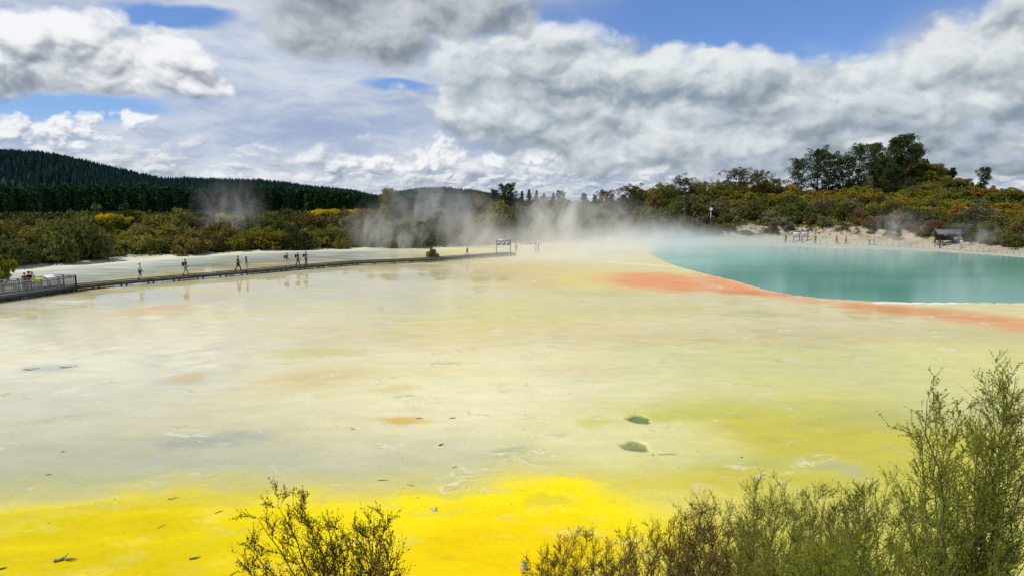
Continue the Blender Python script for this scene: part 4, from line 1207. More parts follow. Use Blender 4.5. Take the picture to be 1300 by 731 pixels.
def build_boardwalk():
    wood = plain('weathered_deck', (.16, .15, .135), .8, .35, 4, .3, (1, 1, 1), .2)
    dark = plain('dark_beam', (.05, .047, .042), .85, .4, 5)
    grey = plain('grey_rail', (.27, .265, .25), .8, .35, 6)
    r = empty('boardwalk', tuple(BWP[0] * [1, 1, 0]))
    tag(r, 'long low timber boardwalk crossing the pale terrace below the thicket', 'boardwalk')
    o = -np.array(r.location)
    P = resample(BWP, 1.5); S = side_of(P)
    d = Box()
    for i in range(len(P) - 1):
        n = 8
        for k in range(n):
            a = P[i] + (P[i + 1] - P[i]) * (k + .04) / n; b = P[i] + (P[i + 1] - P[i]) * (k + .96) / n
            s = S[i] + (S[i + 1] - S[i]) * k / n; s2 = S[i] + (S[i + 1] - S[i]) * (k + 1) / n
            V = [a - s * .7, a + s * .7, b + s2 * .7, b - s2 * .7]
            V = [v + o for v in V] + [v + o - [0, 0, .045] for v in V]
            d.add(V, [(0, 1, 2, 3), (7, 6, 5, 4), (0, 4, 5, 1), (1, 5, 6, 2), (2, 6, 7, 3), (3, 7, 4, 0)])
    d.build('deck', wood, r)
    for sg in (1, -1):
        e = Box(); k = Box()
        for i in range(len(P) - 1):
            a, b = P[i] + S[i] * .68 * sg + o, P[i + 1] + S[i + 1] * .68 * sg + o
            e.bar(a - [0, 0, .14], b - [0, 0, .14], .07, .185)
            k.bar(a + [0, 0, .09], b + [0, 0, .09], .09, .09)
        e.build('edge_beam', dark, r); k.build('kerb_rail', dark, r)
    Q = resample(BWP, 2.6); SQ = side_of(Q)
    for i in range(len(Q)):
        pb = Box()
        for sg in (1, -1):
            c = Q[i] + SQ[i] * .6 * sg + o
            pb.bar(c - [0, 0, .7], c - [0, 0, .05], .12, .12)
        pb.bar(Q[i] - SQ[i] * .64 + o - [0, 0, .12], Q[i] + SQ[i] * .64 + o - [0, 0, .12], .1, .12)
        pb.build('post', dark, r)
    # railed platform at the near end
    r = empty('viewing_platform', tuple(bw_at(40) * [1, 1, 0]))
    tag(r, 'railed timber viewing platform at the boardwalk beside the bright green bush', 'platform')
    o = -np.array(r.location)
    A, B = bw_at(-45) + [0, 0, .03], bw_at(78) + [0, 0, .03]
    e = norm((B - A)[None])[0]; s = np.array([e[1], -e[0], 0])
    W = 2.1
    d = Box(); n = int(np.linalg.norm(B - A) / .16)
    for i in range(n):
        a = A + (B - A) * (i + .04) / n; b = A + (B - A) * (i + .96) / n
        V = [a - s * 2.3, a + s * W * .45, b + s * W * .45, b - s * 2.3]
        V = [v + o for v in V] + [v + o - [0, 0, .05] for v in V]
        d.add(V, [(0, 1, 2, 3), (7, 6, 5, 4), (0, 4, 5, 1), (1, 5, 6, 2), (2, 6, 7, 3), (3, 7, 4, 0)])
    d.build('deck', wood, r)
    f = Box(); f.bar(A + s * W * .46 + o - [0, 0, .16], B + s * W * .46 + o - [0, 0, .16], .07, .26); f.build('edge_beam', dark, r)
    def rail(a, b, nm):
        L = np.linalg.norm(b - a); m = max(1, int(round(L / 1.9)))
        for i in range(m + 1):
            q = a + (b - a) * i / m + o
            pb = Box(); pb.bar(q - [0, 0, .55], q + [0, 0, 1.06], .11, .11); pb.build('railing_post', grey, r)
        t = Box(); t.bar(a + o + [0, 0, 1.08], b + o + [0, 0, 1.08], .14, .06); t.build('top_rail', grey, r)
        t = Box(); u = (b - a) / L
        t.bar(a + o + [0, 0, .12], b + o + [0, 0, .12], .05, .08); t.bar(a + o + [0, 0, .92], b + o + [0, 0, .92], .05, .08)
        k = int(L / .16)
        for i in range(k):
            q = a + u * (i + .5) * L / k + o
            t.bar(q + [0, 0, .16], q + [0, 0, .88], .03, .07)
        t.build('baluster_panel', grey, r)
    rail(A + s * W * .42, B + s * W * .42, 'front')
    rail(A - s * 2.2, B - s * 2.2 - e * 5.5, 'back')
    rail(B + s * W * .42, B - s * .55, 'end')
    rail(B - s * 2.2 - e * 5.5, B - s * .55, 'turn')
    # two lectern panels inside the railing
    def panel(px, lab, mat, w, back, hgt):
        c = bw_at(px) - s * back; c[2] = BWZ + .03
        q = empty('lectern_sign', tuple(c), math.atan2(e[1], e[0])); tag(q, lab, 'sign')
        pb = Box(); pb.bar((-w * .35, 0, 0), (-w * .35, 0, hgt - .12), .07, .07); pb.build('leg', grey, q)
        pb = Box(); pb.bar((w * .35, 0, 0), (w * .35, 0, hgt - .12), .07, .07); pb.build('leg', grey, q)
        pb = Box(); pb.bar((0, -.28, hgt - .26), (0, .28, hgt + .02), w, .04, (0, 0, 1)); pb.build('board', mat, q, .008)
    panel(40, 'lime green sloping panel behind the platform railing', plain('lime_panel', (.40, .55, .03), .45, .15, 5), 1.5, .25, 1.05)
    panel(57, 'white topped sloping panel at the end of the platform railing', plain('white_panel', (.75, .75, .72), .4, .1, 5), .9, .2, 1.2)

# ------------------------------------------------------------------ people
def skin_mesh(V, E, rad, sub=2, root=0):
    me = bpy.data.meshes.new('skin'); me.from_pydata([tuple(v) for v in V], E, [])
    o = bpy.data.objects.new('skin', me); COL.objects.link(o)
    sk = o.modifiers.new('skin', 'SKIN'); sk.use_smooth_shade = True
    for i, d in enumerate(me.skin_vertices[0].data):
        d.radius = (rad[i], rad[i]) if np.isscalar(rad[i]) else rad[i]; d.use_root = (i == root)
    sb = o.modifiers.new('sub', 'SUBSURF'); sb.levels = sub; sb.render_levels = sub
    dg = bpy.context.evaluated_depsgraph_get(); dg.update()
    out = bpy.data.meshes.new_from_object(o.evaluated_get(dg))
    bpy.data.objects.remove(o); bpy.data.meshes.remove(me)
    return out

CM = {}
def cloth(c):
    k = tuple(c)
    if k not in CM: CM[k] = plain('cloth', c, .85, .15, 12)
    return CM[k]

def ico(bm, c, r, sc=(1, 1, 1), mi=0):
    res = bmesh.ops.create_icosphere(bm, subdivisions=2, radius=r)
    for v in res['verts']: v.co = Vector((v.co.x * sc[0], v.co.y * sc[1], v.co.z * sc[2])) + Vector(c)
    for f in {f for v in res['verts'] for f in v.link_faces}: f.material_index = mi; f.smooth = True

def person(label, loc, heading, top, bottom, hair=(.02, .015, .01), shorts=False, hat=None, pack=None, stride=.5, arms='swing', ht=1.72, sleeves=True, longhair=False, group=None):
    """an adult figure; heading in degrees, 0 = away from the lookout"""
    r = empty('person', tuple(loc), R(-heading)); r.scale = (ht / 1.74,) * 3
    tag(r, label, 'person', group)
    st = stride
    J = {}
    J['pel'] = (0, 0, .95); J['spi'] = (0, .005, 1.12); J['che'] = (0, .0, 1.32); J['nek'] = (0, .0, 1.47); J['hb'] = (0, .02, 1.55); J['hm'] = (0, .03, 1.64); J['ht'] = (0, .02, 1.70)
    for s, nm in ((-1, 'l'), (1, 'r')):
        f = st * s
        J['hip' + nm] = (.09 * s, 0, .90)
        J['kn' + nm] = (.10 * s, .20 * f + .03, .49 + .01 * abs(f))
        J['an' + nm] = (.10 * s, .36 * f - (.10 if f < 0 else 0) * abs(st), .085 + (.07 if f < 0 else 0) * abs(st))
        J['to' + nm] = (.115 * s, .36 * f + .15 - (.10 if f < 0 else 0) * abs(st), .035)
        J['sh' + nm] = (.175 * s, -.005, 1.41)
        if arms == 'swing':
            J['el' + nm] = (.235 * s, -.13 * f - .02, 1.14); J['wr' + nm] = (.235 * s, -.26 * f + .07, .91); J['pm' + nm] = (.23 * s, -.28 * f + .10, .83)
        elif arms == 'front':
            J['el' + nm] = (.22 * s, .02, 1.14); J['wr' + nm] = (.12 * s, .25, 1.18); J['pm' + nm] = (.08 * s, .32, 1.22)
        else:
            J['el' + nm] = (.24 * s, -.02, 1.14); J['wr' + nm] = (.20 * s, .20, 1.02); J['pm' + nm] = (.17 * s, .29, 1.01)
    RAD = dict(pel=.125, spi=.112, che=.130, nek=.052, hb=.066, hm=.094, ht=.070, hip=.092, kn=.056, an=.040, to=.034, sh=.060, el=.041, wr=.027, pm=.036)
    def grow(names, edges, k=0.0, over=None, sub=2):
        ix = {n: i for i, n in enumerate(names)}
        rad = [(over or {}).get(n, RAD.get(n, RAD.get(n[:-1], .05)) + k) for n in names]
        return skin_mesh([J[n] for n in names], [(ix[a], ix[b]) for a, b in edges], rad, sub)
    nm = ['pel', 'spi', 'che', 'nek', 'hb', 'hm', 'ht']; ed = [('pel', 'spi'), ('spi', 'che'), ('che', 'nek'), ('nek', 'hb'), ('hb', 'hm'), ('hm', 'ht')]
    for s in 'lr':
        nm += [j + s for j in ('hip', 'kn', 'an', 'to', 'sh', 'el', 'wr', 'pm')]
        ed += [('pel', 'hip' + s), ('hip' + s, 'kn' + s), ('kn' + s, 'an' + s), ('an' + s, 'to' + s), ('che', 'sh' + s), ('sh' + s, 'el' + s), ('el' + s, 'wr' + s), ('wr' + s, 'pm' + s)]
    body = grow(nm, ed)
    bm = bmesh.new(); bm.from_mesh(body)
    # face and ears, five fingers on each hand
    ico(bm, (0, .128, 1.625), .018, (.8, 1, 1.3)); ico(bm, (0, .108, 1.585), .022, (1.2, .5, .35), 2)
    for s in (-1, 1):
        ico(bm, (.036 * s, .112, 1.652), .011, (1.2, .7, .8), 1); ico(bm, (.096 * s, .02, 1.635), .022, (.4, .8, 1.2))
    bm.to_mesh(body); bm.free()
    body.materials.clear()
    for m in (cloth((.42, .25, .17)), cloth((.02, .02, .02)), cloth((.35, .12, .10))): body.materials.append(m)
    fs0, fs1 = [], []
    for s, n in ((-1, 'l'), (1, 'r')):
        w, p = np.array(J['wr' + n]), np.array(J['pm' + n]); d = norm((p - w)[None])[0]
        side = norm(np.cross(d, [s, 0, 0.01])[None])[0]
        for q, (o, L) in enumerate(((-.026, .068), (-.009, .078), (.009, .074), (.026, .058))):
            b = p + d * .015 + side * o; k = b + d * L * .55; e = k + norm((d - np.array([.35 * s, 0, 0]))[None])[0] * L * .45
            fs0 += [b, k]; fs1 += [k, e]
        tb = p - d * .03 + side * -.034; te = tb + norm((d * .6 + side * -.6)[None])[0] * .055
        fs0.append(tb); fs1.append(te)
    FV, FF = segs_mesh(fs0, fs1, .0095, .0075, 6)
    bm = bmesh.new(); bm.from_mesh(body)
    vs = [bm.verts.new(v) for v in FV]
    for f in FF:
        fc = bm.faces.new([vs[i] for i in f]); fc.smooth = True
    bm.to_mesh(body); bm.free()
    link('body', body, None, r)
    # clothes
    n2 = ['pel', 'spi', 'che', 'nek']; e2 = [('pel', 'spi'), ('spi', 'che'), ('che', 'nek')]
    for s in 'lr':
        J['hf' + s] = tuple(np.array(J['sh' + s]) * .4 + np.array(J['el' + s]) * .6)
        n2 += ['sh' + s, 'hf' + s]; e2 += [('che', 'sh' + s), ('sh' + s, 'hf' + s)]
        if not sleeves: n2 += ['el' + s, 'wr' + s]; e2 += [('hf' + s, 'el' + s), ('el' + s, 'wr' + s)]
    link('shirt', grow(n2, e2, .016, dict(nek=.06, hfl=.062, hfr=.062)), cloth(top), r)
    n3 = ['pel']; e3 = []
    for s in 'lr':
        J['th' + s] = tuple(np.array(J['hip' + s]) * .15 + np.array(J['kn' + s]) * .85)
        n3 += ['hip' + s, 'th' + s]; e3 += [('pel', 'hip' + s), ('hip' + s, 'th' + s)]
        if not shorts: n3 += ['kn' + s, 'an' + s]; e3 += [('th' + s, 'kn' + s), ('kn' + s, 'an' + s)]
    link('shorts' if shorts else 'trousers', grow(n3, e3, .018, dict(thl=.085, thr=.085)), cloth(bottom), r)
    for s in 'lr':
        bm = bmesh.new(); a, t_ = np.array(J['an' + s]), np.array(J['to' + s]); c = (a + t_) / 2
        ico(bm, (c[0], c[1], c[2] - .015), .05, (.95, 2.5, .95)); me = bpy.data.meshes.new('shoe'); bm.to_mesh(me); bm.free()
        link('shoe', me, cloth((.05, .05, .055)), r)
    bm = bmesh.new(); ico(bm, (0, .005, 1.672), .108, (.95, 1.05, .80))
    if longhair: ico(bm, (0, -.075, 1.52), .085, (1, .55, 2.0))
    for v in bm.verts:
        if v.co.y > .075 and v.co.z < 1.70: v.co.y = .075
    me = bpy.data.meshes.new('hair'); bm.to_mesh(me); bm.free()
    link('hair', me, cloth(hair), r)
    if hat:
        bm = bmesh.new(); ico(bm, (0, .02, 1.725), .112, (1, 1.05, .72)); ico(bm, (0, .035, 1.705), .185, (1, 1.1, .08))
        me = bpy.data.meshes.new('hat'); bm.to_mesh(me); bm.free(); link('hat', me, cloth(hat), r)
    if pack:
        bm = bmesh.new(); ico(bm, (0, -.24, 1.26), .2, (.85, .62, 1.2))
        for s in (-1, 1): ico(bm, (.11 * s, .02, 1.36), .16, (.14, .95, .75))
        me = bpy.data.meshes.new('backpack'); bm.to_mesh(me); bm.free(); link('backpack', me, cloth(pack), r)
    return r

def build_people():
    BK, DK, WH, GY = (.012, .012, .014), (.03, .03, .035), (.70, .70, .68), (.30, .29, .28)
    def onbw(px, lab, off=0.0, head=75, **k):
        p = bw_at(px) if px < 652 else gnd(px, 322); p[2] = BWZ + .01 if px < 652 else H1(p[0], p[1])
        p[1] -= off
        person(lab, p, head, **k)
    onbw(12.5, 'person in a rust red top leaning on the platform railing', -.9, 150, top=(.22, .06, .04), bottom=DK, stride=0, arms='front')
    onbw(25, 'person in a black shirt and dark cap standing at the platform railing', -.3, 170, top=BK, bottom=(.10, .10, .13), hat=(.05, .05, .055), stride=0, arms='front', ht=1.78)
    onbw(18.5, 'person in a white top between the two at the platform railing', -1.3, 160, top=WH, bottom=GY, stride=0, arms='hold')
    onbw(171, 'walker in a white top, blue shorts and pink sun hat on the boardwalk', 0, 80, top=WH, bottom=(.05, .05, .30), shorts=True, hat=(.55, .30, .42), stride=.55)
    onbw(230, 'walker with a dark top, black backpack and grey trousers on the boardwalk', 0, 80, top=DK, bottom=GY, pack=BK, stride=.8, ht=1.8, arms='hold')
    onbw(298, 'walker all in black striding along the boardwalk', 0, 75, top=BK, bottom=BK, stride=.85, ht=1.8)
    onbw(308, 'woman with long dark hair, black top and pale trousers following the walker in black', 0, 70, top=BK, bottom=(.55, .53, .50), stride=.35, ht=1.66, longhair=True)
    onbw(360, 'walker with a big dark backpack and white trousers, last of the three backpackers', 0, 75, top=DK, bottom=(.66, .66, .64), pack=BK, stride=.7, ht=1.74)
    onbw(375, 'walker with a black backpack and pale hat, middle of the three backpackers', 0, 75, top=DK, bottom=DK, pack=BK, hat=(.6, .6, .58), stride=.6, ht=1.76)
    onbw(385, 'walker in black with a black backpack, first of the three backpackers', 0, 75, top=BK, bottom=(.03, .035, .06), pack=BK, stride=.3, ht=1.76)
    onbw(592, 'walker in pale clothes alone on the misty far part of the boardwalk', 0, 75, top=(.60, .60, .56), bottom=(.30, .29, .27), hat=(.65, .65, .6), stride=.5)
    onbw(655, 'person in a pale pink top standing in the steam next to the boardwalk sign', .2, 190, top=(.55, .40, .42), bottom=(.45, .45, .45), stride=0, arms='hold')
    onbw(680, 'person in white by the post in the steam past the boardwalk sign', 0, 185, top=WH, bottom=(.55, .55, .52), stride=0, arms='hold')
    # on the path round the pool
    def onpath(px, lab, back=.75, head=180, **k):
        Y = float(base_y(px)) - back; X = (px - 650) / 874 * Y
        person(lab, (X, Y, H1(X, Y)), head, **k)
    onpath(1000, 'person in black green clothes beside the dark shrub and the two white panels', .7, 180, top=(.05, .06, .04), bottom=DK, stride=0, arms='hold')
    onpath(1038, 'person in a dark green top alone just past the two white panels', .7, 200, top=(.06, .09, .06), bottom=DK, stride=0, arms='front')
    onpath(1065, 'person in a brown top walking the path by the pool, below the bare pale bank', .8, 90, top=(.16, .09, .06), bottom=(.05, .05, .07), stride=.6)
    onpath(1077, 'person in olive brown clothes behind the walker in the brown top by the pool', .8, 90, top=(.14, .13, .06), bottom=(.12, .11, .08), stride=.3)
    onpath(1107, 'person in a white top and dark trousers, one of the pair beside the steaming bank', .8, 170, top=WH, bottom=(.16, .17, .19), stride=0, arms='hold')
    onpath(1113, 'person in pale grey, the other of the pair beside the steaming bank', .8, 200, top=(.50, .50, .50), bottom=(.40, .40, .42), stride=0, arms='front')
    onpath(1225, 'person in pale yellow next to the dark roofed shelter', .7, 200, top=(.62, .55, .30), bottom=(.35, .28, .18), stride=0, arms='hold')

# ------------------------------------------------------------------ signs, shelter, fence
def build_furniture():
    grey = plain('grey_timber', (.22, .21, .19), .8, .3, 5); dk = plain('dark_timber', (.045, .04, .035), .8, .35, 5)
    pale = plain('pale_timber', (.36, .35, .31), .8, .3, 5)
    white = plain('white_board', (.74, .75, .76), .45, .08, 3)
    # board on posts at the end of the boardwalk
    p = bw_at(639); p[2] = 0.05
    r = empty('sign_board', tuple(p + np.array([0, .9, 0])), 0); tag(r, 'pale sign board on grey posts at the misty end of the boardwalk', 'sign')
    for x in (-1.1, 1.1):
        b = Box(); b.bar((x, 0, -.3), (x, 0, 2.55), .13, .13); b.build('post', grey, r)
    b = Box(); b.bar((-1.25, 0, 2.35), (1.25, 0, 2.35), .07, .42); b.build('header', plain('dull_board', (.46, .46, .43), .6, .2, 3), r)
    b = Box()
    for x, w in ((-.72, .5), (.02, .55), (.74, .5)): b.bar((x - w / 2, .0, 1.85), (x + w / 2, 0, 1.85), .06, .52)
    b.build('notice', plain('notice_grey', (.30, .30, .30), .6, .5, 2), r)
    b = Box(); b.bar((-1.05, -.25, 1.05), (1.05, -.25, 1.05), .5, .06); b.build('ledge', white, r)
    p = gnd(684, 321.5); r = empty('marker_post', (p[0], p[1] + 1.0, .0)); tag(r, 'white capped marker post in the steam past the boardwalk sign', 'post')
    b = Box(); b.bar((0, 0, 0), (0, 0, 1.5), .14, .14); b.build('post_shaft', grey, r); b = Box(); b.bar((-.2, 0, 1.6), (.2, 0, 1.6), .08, .36); b.build('plate', white, r, .01)
    # two white panels beyond the pool
    for px, lab in ((1014, 'white information panel with faint print by the teal pool, the brighter of the two'), (1024.5, 'pale grey white information panel by the teal pool, the duller of the two')):
        Y = float(base_y(px)) + .4; X = (px - 650) / 874 * Y
        r = empty('info_board', (X, Y, H1(X, Y)), R(4)); tag(r, lab, 'information panel', 'pair of panels by the pool')
        for x in (-.62, .62):
            b = Box(); b.bar((x, .05, -.3), (x, .05, 2.35), .12, .12); b.build('leg', dk, r)
        b = Box()
        for z in (1.18, 2.24): b.bar((-.80, -.02, z), (.80, -.02, z), .09, .07)
        b.build('frame', dk, r)
        b = Box(); b.bar((-.74, -.03, 1.71), (.74, -.03, 1.71), .03, .98); b.build('panel', white if px < 1020 else plain('pale_board', (.60, .62, .66), .5, .25, 2), r)
        b = Box()
        for k in range(5):
            for c in (-.36, .36): b.bar((c - .28, -.052, 1.36 + k * .15), (c + .22, -.052, 1.36 + k * .15), .008, .045)
        b.build('print', plain('faint_print', (.48, .50, .54), .6, .3, 8), r)
    # roofed shelter
    Y = float(base_y(1206)) + 1.1; X = (1206 - 650) / 874 * Y
    r = empty('shelter', (X, Y, H1(X, Y) - .1), R(-6)); tag(r, 'small open timber shelter with a dark pitched roof by the teal pool', 'shelter')
    for x in (-1.55, 1.55):
        for y in (-.9, .9):
            b = Box(); b.bar((x, y, -.4), (x, y, 2.3), .16, .16); b.build('post', dk, r)
    b = Box()
    V = [(-2.2, -1.4, 2.2), (2.2, -1.4, 2.2), (2.2, 0, 2.95), (-2.2, 0, 2.95), (-2.2, 1.4, 2.2), (2.2, 1.4, 2.2)]
    V = V + [(x, y, z - .12) for x, y, z in V]
    b.add(V, [(0, 1, 2, 3), (3, 2, 5, 4), (9, 8, 7, 6), (10, 11, 8, 9), (0, 6, 7, 1), (4, 5, 11, 10), (0, 3, 9, 6), (3, 4, 10, 9), (1, 7, 8, 2), (2, 8, 11, 5)])
    b.build('roof', plain('grey_roof', (.10, .10, .10), .6, .25, 3), r)
    b = Box(); b.bar((-1.5, .8, 1.35), (1.5, .8, 1.35), .06, .9); b.build('back_board', dk, r)
    b = Box(); b.bar((-1.4, .45, .45), (1.4, .45, .45), .42, .06); b.bar((-1.1, .45, 0), (-1.1, .45, .42), .08, .3); b.bar((1.1, .45, 0), (1.1, .45, .42), .08, .3); b.build('bench', grey, r)
    # path rail round the far shore
    pxs = np.linspace(905, 1370, 61)
    Ys = np.interp(pxs, BASE_P, BASE_Y) - 1.7; Xs = (pxs - 650) / 874 * Ys
    Z = height(Xs, Ys); P = np.stack([Xs, Ys, np.maximum(Z, .02)], -1)
    r = empty('path_fence', tuple(P[30])); tag(r, 'low grey post and rail fence along the far shore of the teal pool', 'fence')
    o = -P[30]
    for i in range(len(P)):
        b = Box(); b.bar(P[i] + o - [0, 0, .3], P[i] + o + [0, 0, .98], .07, .07); b.build('post', pale, r)
    for z in (.95, .5):
        b = Box()
        for i in range(len(P) - 1): b.bar(P[i] + o + [0, 0, z], P[i + 1] + o + [0, 0, z], .05, .06)
        b.build('rail', pale, r)
    # upper lookout deck among the bushes, people on it, white sign on a pole
    Y = 155.0; X = (884 - 650) / 874 * Y; Z = CAMH + (255 - 283) * Y / FPX
    r = empty('lookout_deck', (X, Y, Z)); tag(r, 'small timber lookout among the bushes above the steamy end of the pool', 'lookout')
    b = Box()
    for i in range(14): b.bar((-3.6 + i * .52, -1.2, 0), (-3.6 + i * .52, 1.2, 0), .48, .08)
    b.build('deck', grey, r)
    b = Box(); b.bar((-3.8, -1.2, 1.0), (3.6, -1.2, 1.0), .08, .08); b.bar((-3.8, -1.2, .55), (3.6, -1.2, .55), .05, .08); b.build('rail', grey, r)
    for i in range(5):
        b = Box(); b.bar((-3.8 + i * 1.85, -1.2, -3.4), (-3.8 + i * 1.85, -1.2, 1.05), .12, .12); b.build('post', grey, r)
    for px, lab, tp in ((869.5, 'person in white alone at the end of the small lookout above the pool', (.7, .7, .7)), (888, 'person in a white shirt standing on the small lookout above the pool', (.72, .72, .70)),
                        (893.5, 'person in grey between the two in white on the small lookout', (.35, .36, .38)), (899, 'person in a white jacket by the pole on the small lookout', (.75, .75, .74))):
        person(lab, ((px - 650) / 874 * (Y - .4), Y - .4, Z + .05), 180, top=tp, bottom=(.25, .25, .27), stride=0, arms='front')
    Yp = 153.5; r = empty('pole_sign', ((903 - 650) / 874 * Yp, Yp, Z - 1.5)); tag(r, 'small white round sign on a thin pole beside the lookout among the bushes', 'sign')
    b = Box(); b.bar((0, 0, -1), (0, 0, 4.9), .09, .09); b.build('pole', plain('pale_pole', (.6, .6, .58), .5, .1, 3), r)
    bm = bmesh.new(); res = bmesh.ops.create_cone(bm, cap_ends=True, segments=20, radius1=.36, radius2=.36, depth=.06)
    bmesh.ops.rotate(bm, verts=bm.verts, cent=(0, 0, 0), matrix=Matrix.Rotation(R(90), 3, 'X')); bmesh.ops.translate(bm, verts=bm.verts, vec=(0, -.08, 4.7))
    me = bpy.data.meshes.new('sign_disc'); bm.to_mesh(me); bm.free(); link('sign_disc', me, white, r)

# ------------------------------------------------------------------ sticks and stones on the terrace
def stick(label, px, py, L, ang, thick, mat, name='stick', fork=True):
    thick *= .62; L *= .8
    p = gnd(px, py); z = H1(p[0], p[1])
    d = np.array([math.cos(ang), math.sin(ang), 0.0])
    pts = [p + d * L * t + np.append(rng.normal(0, L * .05, 2), 0) for t in np.linspace(-.5, .5, 6)]
    pts = np.array(pts); pts[:, 2] = z + thick * .8 + np.abs(rng.normal(0, L * .03, 6))
    r = thick * np.array([1, 1.05, .95, .8, .6, .3])
    parts = [segs_mesh(pts[:-1], pts[1:], r[:-1], r[1:], 6)]
    if fork:
        for i in (2, 3):
            q = pts[i]; e = q + (d * .5 + np.array([-d[1], d[0], 0]) * rng.choice([-1, 1]) * .6 + np.array([0, 0, .55])) * L * .3
            parts.append(segs_mesh([q], [e], [thick * .5], [thick * .15], 5))
    V, F = cat_parts(parts)
    o = link(name, npmesh(name, V - p, F, smooth=True), mat, None, tuple(p)); tag(o, label, 'stick' if name == 'stick' else name)
    return o

def stone(label, px, py, r, mat, sc=(1.3, .9, .6), name='stone'):
    p = gnd(px, py); z = H1(p[0], p[1])
    bm = bmesh.new(); bmesh.ops.create_icosphere(bm, subdivisions=3, radius=r)
    sd = rng.uniform(0, 50)
    for v in bm.verts:
        c = np.array(v.co) / r
        k = 1 + .35 * math.sin(2.3 * c[0] + sd) * math.cos(2.9 * c[1] + sd * 2) + .18 * math.sin(5 * c[2] + 4 * c[0] + sd)
        v.co = Vector((v.co.x * sc[0] * k, v.co.y * sc[1] * k, v.co.z * sc[2] * k))
    me = bpy.data.meshes.new(name); bm.to_mesh(me); bm.free()
    o = link(name, me, mat, None, (p[0], p[1], z + r * sc[2] * .45)); tag(o, label, 'stone')
    return o

def build_debris():
    g = plain('driftwood_grey', (.20, .19, .16), .85, .5, 14, .3, (1, 1, 1), .4); d = plain('stick_dark', (.045, .038, .028), .9, .4, 14); b = plain('stick_brown', (.14, .10, .045), .9, .4, 14)
    st = plain('pale_stone', (.42, .41, .36), .85, .4, 10, .3, (1, 1, 1), .5)
    stick('grey chunk of driftwood lying in the sulphur yellow, the longest one', 83, 712, .58, .25, .055, g)
    stick('short dark grey stick in the sulphur yellow between the driftwood and the open shrub', 247, 709, .30, .5, .038, g)
    stick('thin curved twig standing in the sulphur yellow left by the open shrub', 206, 668, .34, 1.1, .010, b)
    stick('twig lying near the upper edge of the sulphur yellow above the thin curved twig', 221, 633, .40, .5, .014, d)
    stick('slim pale twig in the yellow just before the open shrub', 278, 650, .30, .9, .016, b)
    stick('short black stick on the cream floor, the thickest and nearest the yellow', 560, 565, .26, .9, .035, d)
    stick('small dark twig on the ochre stain in the cream floor', 533, 531, .30, -.2, .018, d)
    stick('small black twig lying past the ochre stain in the cream floor', 575, 531, .34, .3, .022, d)
    stick('thin twig on the sulphur edge over the middle of the yellow', 487, 610, .40, .1, .014, d)
    stick('dry upright twig on the sulphur edge past the open shrub', 577, 593, .34, .8, .012, d)
    stick('twig tangle on the lemon patch past the open shrub', 521, 616, .36, -.4, .013, b)
    stick('long thin twig on the pale floor right under the lower pit', 850, 577, .8, -.1, .012, d)
    stick('brown stick at the edge of the cream floor above the driftwood', 62, 602, .22, .4, .016, d)
    stick('short twig in the amber patch beyond the open shrub', 552, 645, .26, .3, .013, g)
    stick('small stick at the bottom corner of the yellow below the driftwood', 3, 722, .24, .6, .03, g)
    stick('fine twig low in the yellow beside the base of the open shrub', 297, 728, .3, 1.0, .014, b)
    stick('dark crumb of wood on the pale floor below the lower pit', 829, 578, .10, .3, .025, d, fork=False)
    stick('tiny dark stick on the grey floor above the sulphur edge', 80, 573, .14, .2, .02, d, fork=False)
    stick('pair of dark twiglets on the cream floor left of the black stick', 448, 545, .18, -.3, .018, d)
    stick('dark twiglet on the olive floor past the two pits', 942, 581, .14, .4, .02, d, fork=False)
    stone('pale weathered stump stone at the end of the low straggling shrub', 665, 722, .10, st, (.55, .5, 1.5))
    stone('white stone half hidden at the foot of the open shrub', 461, 727, .07, plain('white_stone', (.62, .62, .58), .85, .3, 10), (.8, .8, .9))
    stone('flat grey stone lump with a pale streak on the grey floor below the shelf', 38, 468, .30, st, (1.2, .8, .16))
    stone('flat pale stone next to the grey lump on the grey floor', 84, 465, .28, st, (1.5, .8, .14))
    stone('small grey rock in the amber streak at the middle of the yellow', 551, 647, .07, st)

# ------------------------------------------------------------------ steam
def steam(label, c, rad, dens, scale=.35, lo=.42, hi=.70, rot=0.0, seed=0.0, tilt=0.0, stretch=(1, 1, .8), power=1.0):
    bm = bmesh.new(); bmesh.ops.create_icosphere(bm, subdivisions=3, radius=1.0)
    me = bpy.data.meshes.new('steam'); bm.to_mesh(me); bm.free()
    m = bpy.data.materials.new('steam'); m.use_nodes = True
    t = NT(m.node_tree); m.node_tree.nodes.remove(m.node_tree.nodes['Principled BSDF'])
    tc = t.node('ShaderNodeTexCoord')
    O = tc.outputs['Object']
    X, Y, Z = t.sep(O)
    W = t.vm('ADD', t.vm('MULTIPLY', O, tuple(rad)), (seed * 11.3, seed * 5.1, seed * 2.7))
    fall = t.m('POWER', t.ss(t.vm('LENGTH', O), 1.0, .15), power)
    n = t.noise(t.vm('MULTIPLY', W, stretch), scale, 5, .62, dist=1.1)
    f = t.mul(fall, t.ss(n, lo, hi, .04, 1))
    f = t.mul(f, t.ss(Z, 1.0, -.6, .25, 1, smooth=False))
    v = t.node('ShaderNodeVolumePrincipled')
    v.inputs['Color'].default_value = (.97, .965, .935, 1)
    v.inputs['Anisotropy'].default_value = .2
    t.l.new(t.mul(f, dens), v.inputs['Density'])
    t.l.new(v.outputs[0], m.node_tree.nodes['Material Output'].inputs['Volume'])
    m.cycles.volume_step_rate = 1.0
    me.materials.append(m)
    o = bpy.data.objects.new('steam', me); COL.objects.link(o)
    o.location = tuple(c); o.scale = tuple(rad); o.rotation_euler = (0, tilt, rot)
    tag(o, label, 'steam', kind='stuff')

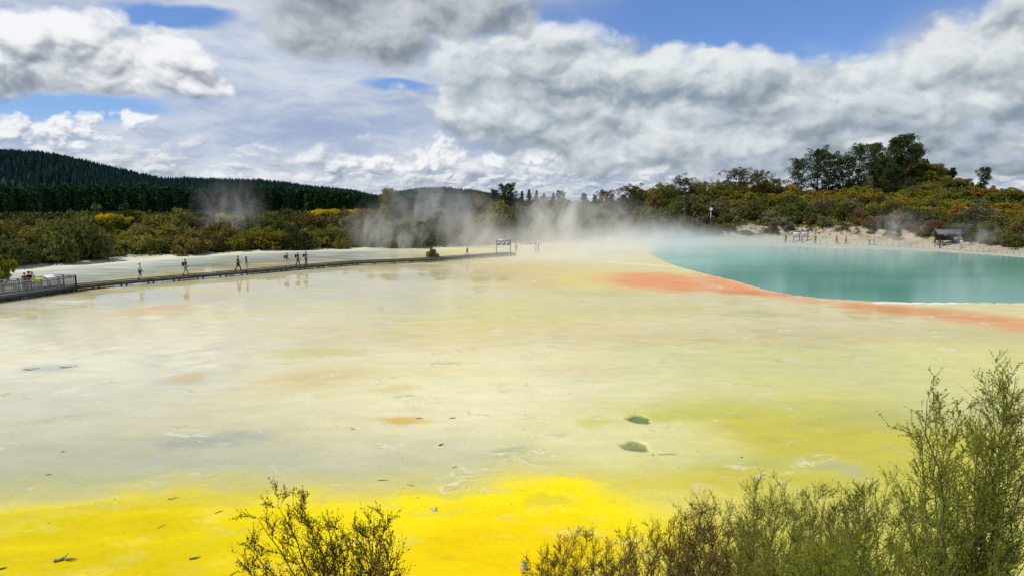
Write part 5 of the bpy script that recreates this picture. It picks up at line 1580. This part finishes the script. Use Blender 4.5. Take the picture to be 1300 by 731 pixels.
def build_steam():
    def P(px, py, Y): return at(px, py, Y)
    steam('thick column of steam rising past the boardwalk sign', P(708, 285, 124), (10, 7, 10), .46, .26, .38, .68, seed=1, tilt=.25, stretch=(1, 1, .6))
    steam('steam spreading along the near end of the teal pool', P(800, 315, 113), (20, 13, 5.4), .36, .24, .30, .66, seed=2)
    steam('steam hanging over the boardwalk sign', P(655, 310, 116), (12, 6, 5), .24, .28, .30, .64, seed=3)
    steam('steam over the thicket at the end of the pale flat', P(594, 290, 126), (9, 5, 9), .36, .30, .36, .66, seed=4, tilt=.2, stretch=(1, 1, .6))
    steam('wisps of steam rising before the thicket by the dark bush', P(495, 296, 121), (10, 4, 7), .30, .34, .40, .66, seed=5, tilt=.3, stretch=(1, 1, .5))
    steam('thin steam drifting up past the end of the far hills', P(545, 256, 130), (11, 5, 8), .22, .27, .38, .68, seed=6, tilt=.3, stretch=(1, 1, .6))
    steam('thin steam over the heath below the plantation', P(290, 265, 128), (9, 5, 8), .15, .27, .40, .68, seed=7, tilt=-.2, stretch=(1, 1, .5))
    steam('low steam lying on the far side of the teal pool', P(890, 312, 120), (22, 13, 4.4), .17, .26, .26, .62, seed=8)
    steam('faint steam lying over the middle of the teal pool', P(1050, 322, 106), (28, 18, 2.8), .055, .20, .26, .62, seed=9)
    steam('grey steam against the bushes above the pale bank', P(1140, 287, 129), (7, 2.6, 4.2), .30, .42, .38, .66, seed=10, stretch=(1, 1, .6))
    steam('wisp of steam past the shelter under the dark bushes', P(1240, 298, 115), (6, 2.2, 3.4), .30, .45, .40, .68, seed=11, stretch=(1, 1, .6))
    steam('steam drifting over the skyline scrub behind the pool', P(775, 280, 138), (15, 6, 7), .20, .26, .34, .66, seed=12, tilt=.2)
    steam('steam lying on the terrace in front of the teal pool', P(705, 332, 98), (20, 14, 3.0), .19, .22, .28, .64, seed=13)
    steam('thin mist over the cream floor of the terrace', P(280, 415, 48), (25, 15, 2.0), .10, .16, .30, .66, seed=14, stretch=(.7, 1.4, 1.4))
    steam('small puffs of steam over the lookout among the bushes', P(850, 294, 134), (10, 4, 5), .20, .32, .36, .66, seed=15)

SC.cycles.volume_step_rate = 1.0
SC.cycles.volume_max_steps = 96
SC.cycles.volume_bounces = 3
SC.cycles.max_bounces = 6
SC.cycles.transparent_max_bounces = 16

build_ground(); build_pool(); build_hills(); build_forest()
build_scrub(); build_pines(); build_boardwalk(); build_furniture(); build_people(); build_debris()
build_lookout_shrubs()
build_steam()
